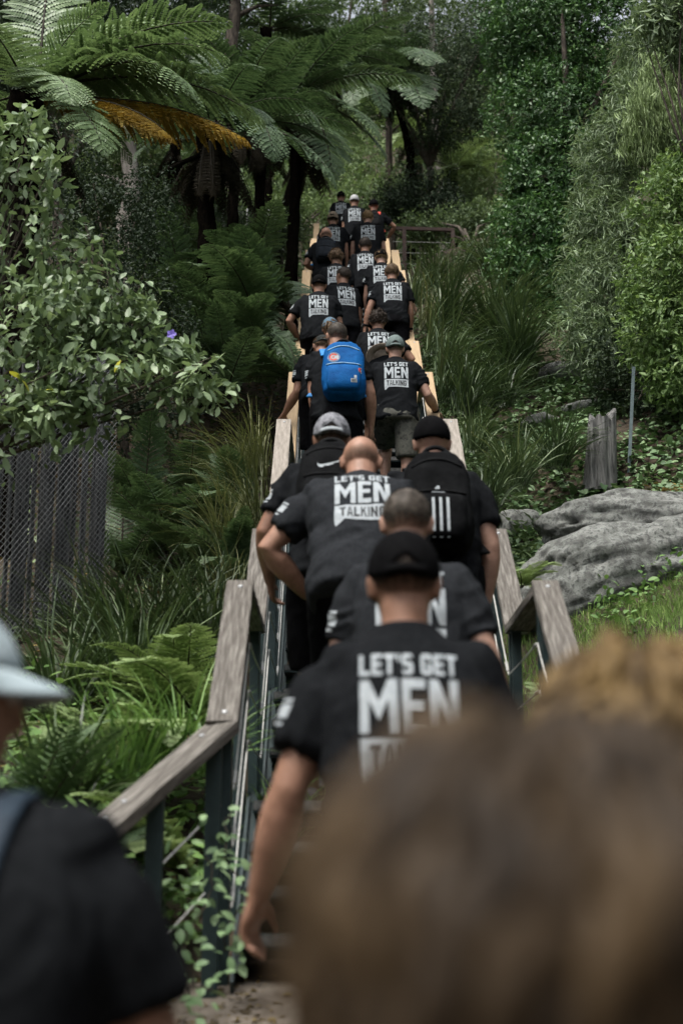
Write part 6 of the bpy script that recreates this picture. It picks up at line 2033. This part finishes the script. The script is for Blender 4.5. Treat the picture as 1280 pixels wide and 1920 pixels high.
# ---- background trees
BT = [('pale green bushy tree behind the top of the stairs', [pb(560, 330, 34, (1.6, 1.2, 1.3)), pb(640, 300, 35, (1.5, 1.2, 1.4)), pb(700, 370, 33, (1.3, 1, .9))], 'far_light', 1900),
      ('rounded dark shrub beside the last walkers', [pb(790, 370, 31, (1.1, .9, .8)), pb(740, 385, 31, (.8, .8, .6)), pb(840, 400, 30.5, (.9, .8, .6))], 'far_dark', 1500),
      ('light green tree right of the far gap', [pb(880, 360, 33, (1.0, 1, 1.0)), pb(930, 420, 31, (.9, .9, .8)), pb(900, 300, 34, (.9, .9, .8))], 'far_light', 1100),
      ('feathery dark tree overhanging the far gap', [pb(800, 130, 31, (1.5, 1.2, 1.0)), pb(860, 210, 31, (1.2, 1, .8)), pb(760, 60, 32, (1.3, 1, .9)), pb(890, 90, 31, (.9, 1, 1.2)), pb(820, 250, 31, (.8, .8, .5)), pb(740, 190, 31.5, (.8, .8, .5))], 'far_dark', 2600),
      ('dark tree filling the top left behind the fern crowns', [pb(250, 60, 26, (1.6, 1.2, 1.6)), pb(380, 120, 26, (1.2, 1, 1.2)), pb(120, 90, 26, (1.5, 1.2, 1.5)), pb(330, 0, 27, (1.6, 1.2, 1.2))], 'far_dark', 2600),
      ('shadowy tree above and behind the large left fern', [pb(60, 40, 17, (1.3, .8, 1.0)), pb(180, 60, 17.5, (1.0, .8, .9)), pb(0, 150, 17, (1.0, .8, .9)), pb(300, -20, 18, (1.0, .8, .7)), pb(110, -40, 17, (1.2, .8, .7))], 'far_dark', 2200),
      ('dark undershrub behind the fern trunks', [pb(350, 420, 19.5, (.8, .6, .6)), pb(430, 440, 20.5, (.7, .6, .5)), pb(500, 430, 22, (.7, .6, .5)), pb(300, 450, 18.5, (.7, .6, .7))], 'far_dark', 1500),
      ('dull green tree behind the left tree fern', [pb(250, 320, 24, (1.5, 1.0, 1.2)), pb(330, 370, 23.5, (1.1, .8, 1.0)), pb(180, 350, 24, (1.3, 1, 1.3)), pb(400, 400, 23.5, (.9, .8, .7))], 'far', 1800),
      ('broad tree high in the middle background', [pb(620, 40, 42, (3, 2, 2.6)), pb(700, 120, 41, (2.2, 2, 1.8)), pb(540, 110, 42, (2.4, 2, 2.2)), pb(640, 190, 41, (2, 1.6, 1.6))], 'far', 2600),
      ('tall background tree right of centre', [pb(860, 60, 45, (2.6, 2, 2.8)), pb(930, 200, 44, (2.2, 2, 2.4)), pb(800, 220, 44, (2.2, 2, 1.6)), pb(960, 0, 45, (2.4, 2, 2))], 'far', 2400),
      ('background tree far left behind everything', [pb(100, 120, 40, (3.4, 2, 3.6)), pb(260, 180, 40, (3, 2, 3)), pb(30, 330, 38, (3, 2, 3)), pb(200, 380, 36, (3, 2, 2))], 'far', 2400),
      ('background tree left of the centre gap', [pb(430, 100, 41, (2.8, 2, 3.4)), pb(470, 260, 39, (2.6, 2, 2.4)), pb(380, 260, 38, (2.2, 2, 2.2)), pb(440, 370, 34, (1.8, 1.4, 1.2))], 'far', 2600),
      ('background tree behind the hedge', [pb(1150, 60, 34, (3, 2, 3.6)), pb(1260, 150, 33, (2.5, 2, 3)), pb(1230, 350, 30, (2.4, 2, 2.4)), pb(1080, 330, 33, (2, 2, 2.4))], 'far', 2300),
      ('leafy shrub just behind the barrier rail', [pb(880, 420, 29.5, (.8, .7, .5)), pb(930, 480, 26, (.8, .7, .5)), pb(800, 425, 30.0, (.7, .6, .4))], 'far', 1000),
      ('light leafy shrub left of the stair top', [pb(560, 400, 30, (.9, .8, .7)), pb(520, 420, 28, (.9, .8, .7)), pb(480, 400, 28, (.9, .8, .8))], 'far_light', 900)]
for i, (lb, bl, mt, n) in enumerate(BT):
    c = np.mean([b[0] for b in bl], 0)
    Yv = c[1]
    far_ = Yv > 36
    tree('tree' if 'tree' in lb else 'shrub', lb, 'tree' if 'tree' in lb else 'shrub', (c[0], Yv + .2, gz(c[0], Yv)), bl, n, 9, mt, .17 if far_ else (.11 if mt != 'far_dark' else .10), kite_leaf(.42 if mt != 'far_dark' else .3), 400 + i, r0=.16 if far_ else .10, spread=.3 if far_ else .2,
         group='trees and shrubs of the background wood', bark='bark', n_limb=10, shell=.7, droop=.3)
rg = np.random.default_rng(99)
P = np.stack([rg.uniform(-26, 26, 70000), rg.uniform(33, 75, 70000)], 1)
g_ = ground(P[:, 0], P[:, 1])
h_ = 3.2 * (fbm(np.c_[P, 0 * P[:, 0]], .35, 3, 44) * .5 + .55).clip(0.05)
P = np.c_[P, g_ + h_ * rg.random(len(P)) ** .5]
n = len(P)
V, F, va = leaf_batch(kite_leaf(.5), P, rg.normal(0, 1, (n, 3)), rg.normal(0, .6, (n, 3)) + (0, -.5, 1), rg.uniform(.16, .34, n), np.clip(.45 + .3 * fbm(P, .5, 2, 6) + rg.normal(0, .18, n), 0, 1))
tag(put('far_wood', make_mesh('far_wood', V, F, M['far'], var=va)), 'far wooded hillside closing the view behind the stairs', 'wood', kind='stuff')
# unseen wood beside and behind the viewer, added to block low sky light
rg = np.random.default_rng(123)
n = 15000
sd_ = rg.choice((-1, 1), n)
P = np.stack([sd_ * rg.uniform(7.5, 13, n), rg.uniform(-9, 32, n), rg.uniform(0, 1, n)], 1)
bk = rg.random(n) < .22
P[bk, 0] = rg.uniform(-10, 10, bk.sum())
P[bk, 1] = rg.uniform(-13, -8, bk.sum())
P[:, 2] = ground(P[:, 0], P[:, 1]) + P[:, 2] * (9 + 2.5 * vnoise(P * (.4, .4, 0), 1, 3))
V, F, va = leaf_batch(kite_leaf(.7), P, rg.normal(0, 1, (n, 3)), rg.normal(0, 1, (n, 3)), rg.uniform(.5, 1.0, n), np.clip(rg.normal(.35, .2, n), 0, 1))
tag(put('sky_blocking_wood', make_mesh('sky_blocking_wood', V, F, M['far_dark'], var=va)), 'unseen wood beyond the frame, added to block low sky light', 'wood', kind='stuff')
# two tall trunks in the wood
for lb, pa_, pb_, r_, mt in (('broad pale trunk standing behind the left fern fronds', (238, 470, 22.5), (246, 150, 22.5), .16, 'bark_pale'), ('slim brown trunk rising through the top of the picture', (436, 420, 24), (440, -120, 24), .14, 'bark'),
                             ('thin dark trunk in the middle of the wood', (735, 330, 33), (722, -80, 33), .09, 'bark'), ('crooked trunk among background leaves right of centre', (836, 380, 35), (800, -60, 35), .10, 'bark_pale')):
    a, b = pix(*pa_), pix(*pb_)
    a[2] = gz(a[0], a[1])
    root = empty('tree', a)
    tag(root, lb, 'tree', 'bare trunks in the wood')
    rg = np.random.default_rng(int(pa_[0]))
    pts = np.array([a + (b - a) * t + rg.normal(0, .05, 3) * (0 < t) for t in np.linspace(0, 1, 9)])
    mb = MB(); mb.tube(pts, np.linspace(r_ * 1.2, r_ * .7, 9), 12)
    for t in (4, 6, 7):
        e = pts[t] + np.array((rg.choice((-1, 1)) * rg.uniform(.6, 1.2), rg.normal(0, .3), rg.uniform(.2, .8)))
        mb.tube([pts[t], (pts[t] + e) / 2 + (0, 0, .1), e], [r_ * .4, r_ * .25, r_ * .06], 6)
    put('trunk', mb.mesh('trunk', M[mt], a, smooth=True), root)
    (V, F, va), _, _ = foliage(rg, [(pts[-1], np.array((1.4, 1.2, 1.2))), (pts[-2], np.array((1.2, 1.0, .8)))], 260, 8, None, .14, kite_leaf(.4))
    put('crown', make_mesh('crown', V - a, F, M['far'], var=va), root)
# fallen dark branch in the hollow
a, b = pix(286, 337, 16), pix(372, 292, 16.4)
mb = MB(); mb.tube([a, (a * 2 + b) / 3 + (0, 0, .03), (a + 2 * b) / 3 + (0, 0, .02), b], [.012, .03, .032, .03], 8)
tag(put('bare_branch', mb.mesh('bare_branch', M['fern_trunk'], a, smooth=True), None, a), 'bare dark branch stub sticking out left of the fern trunks', 'branch')
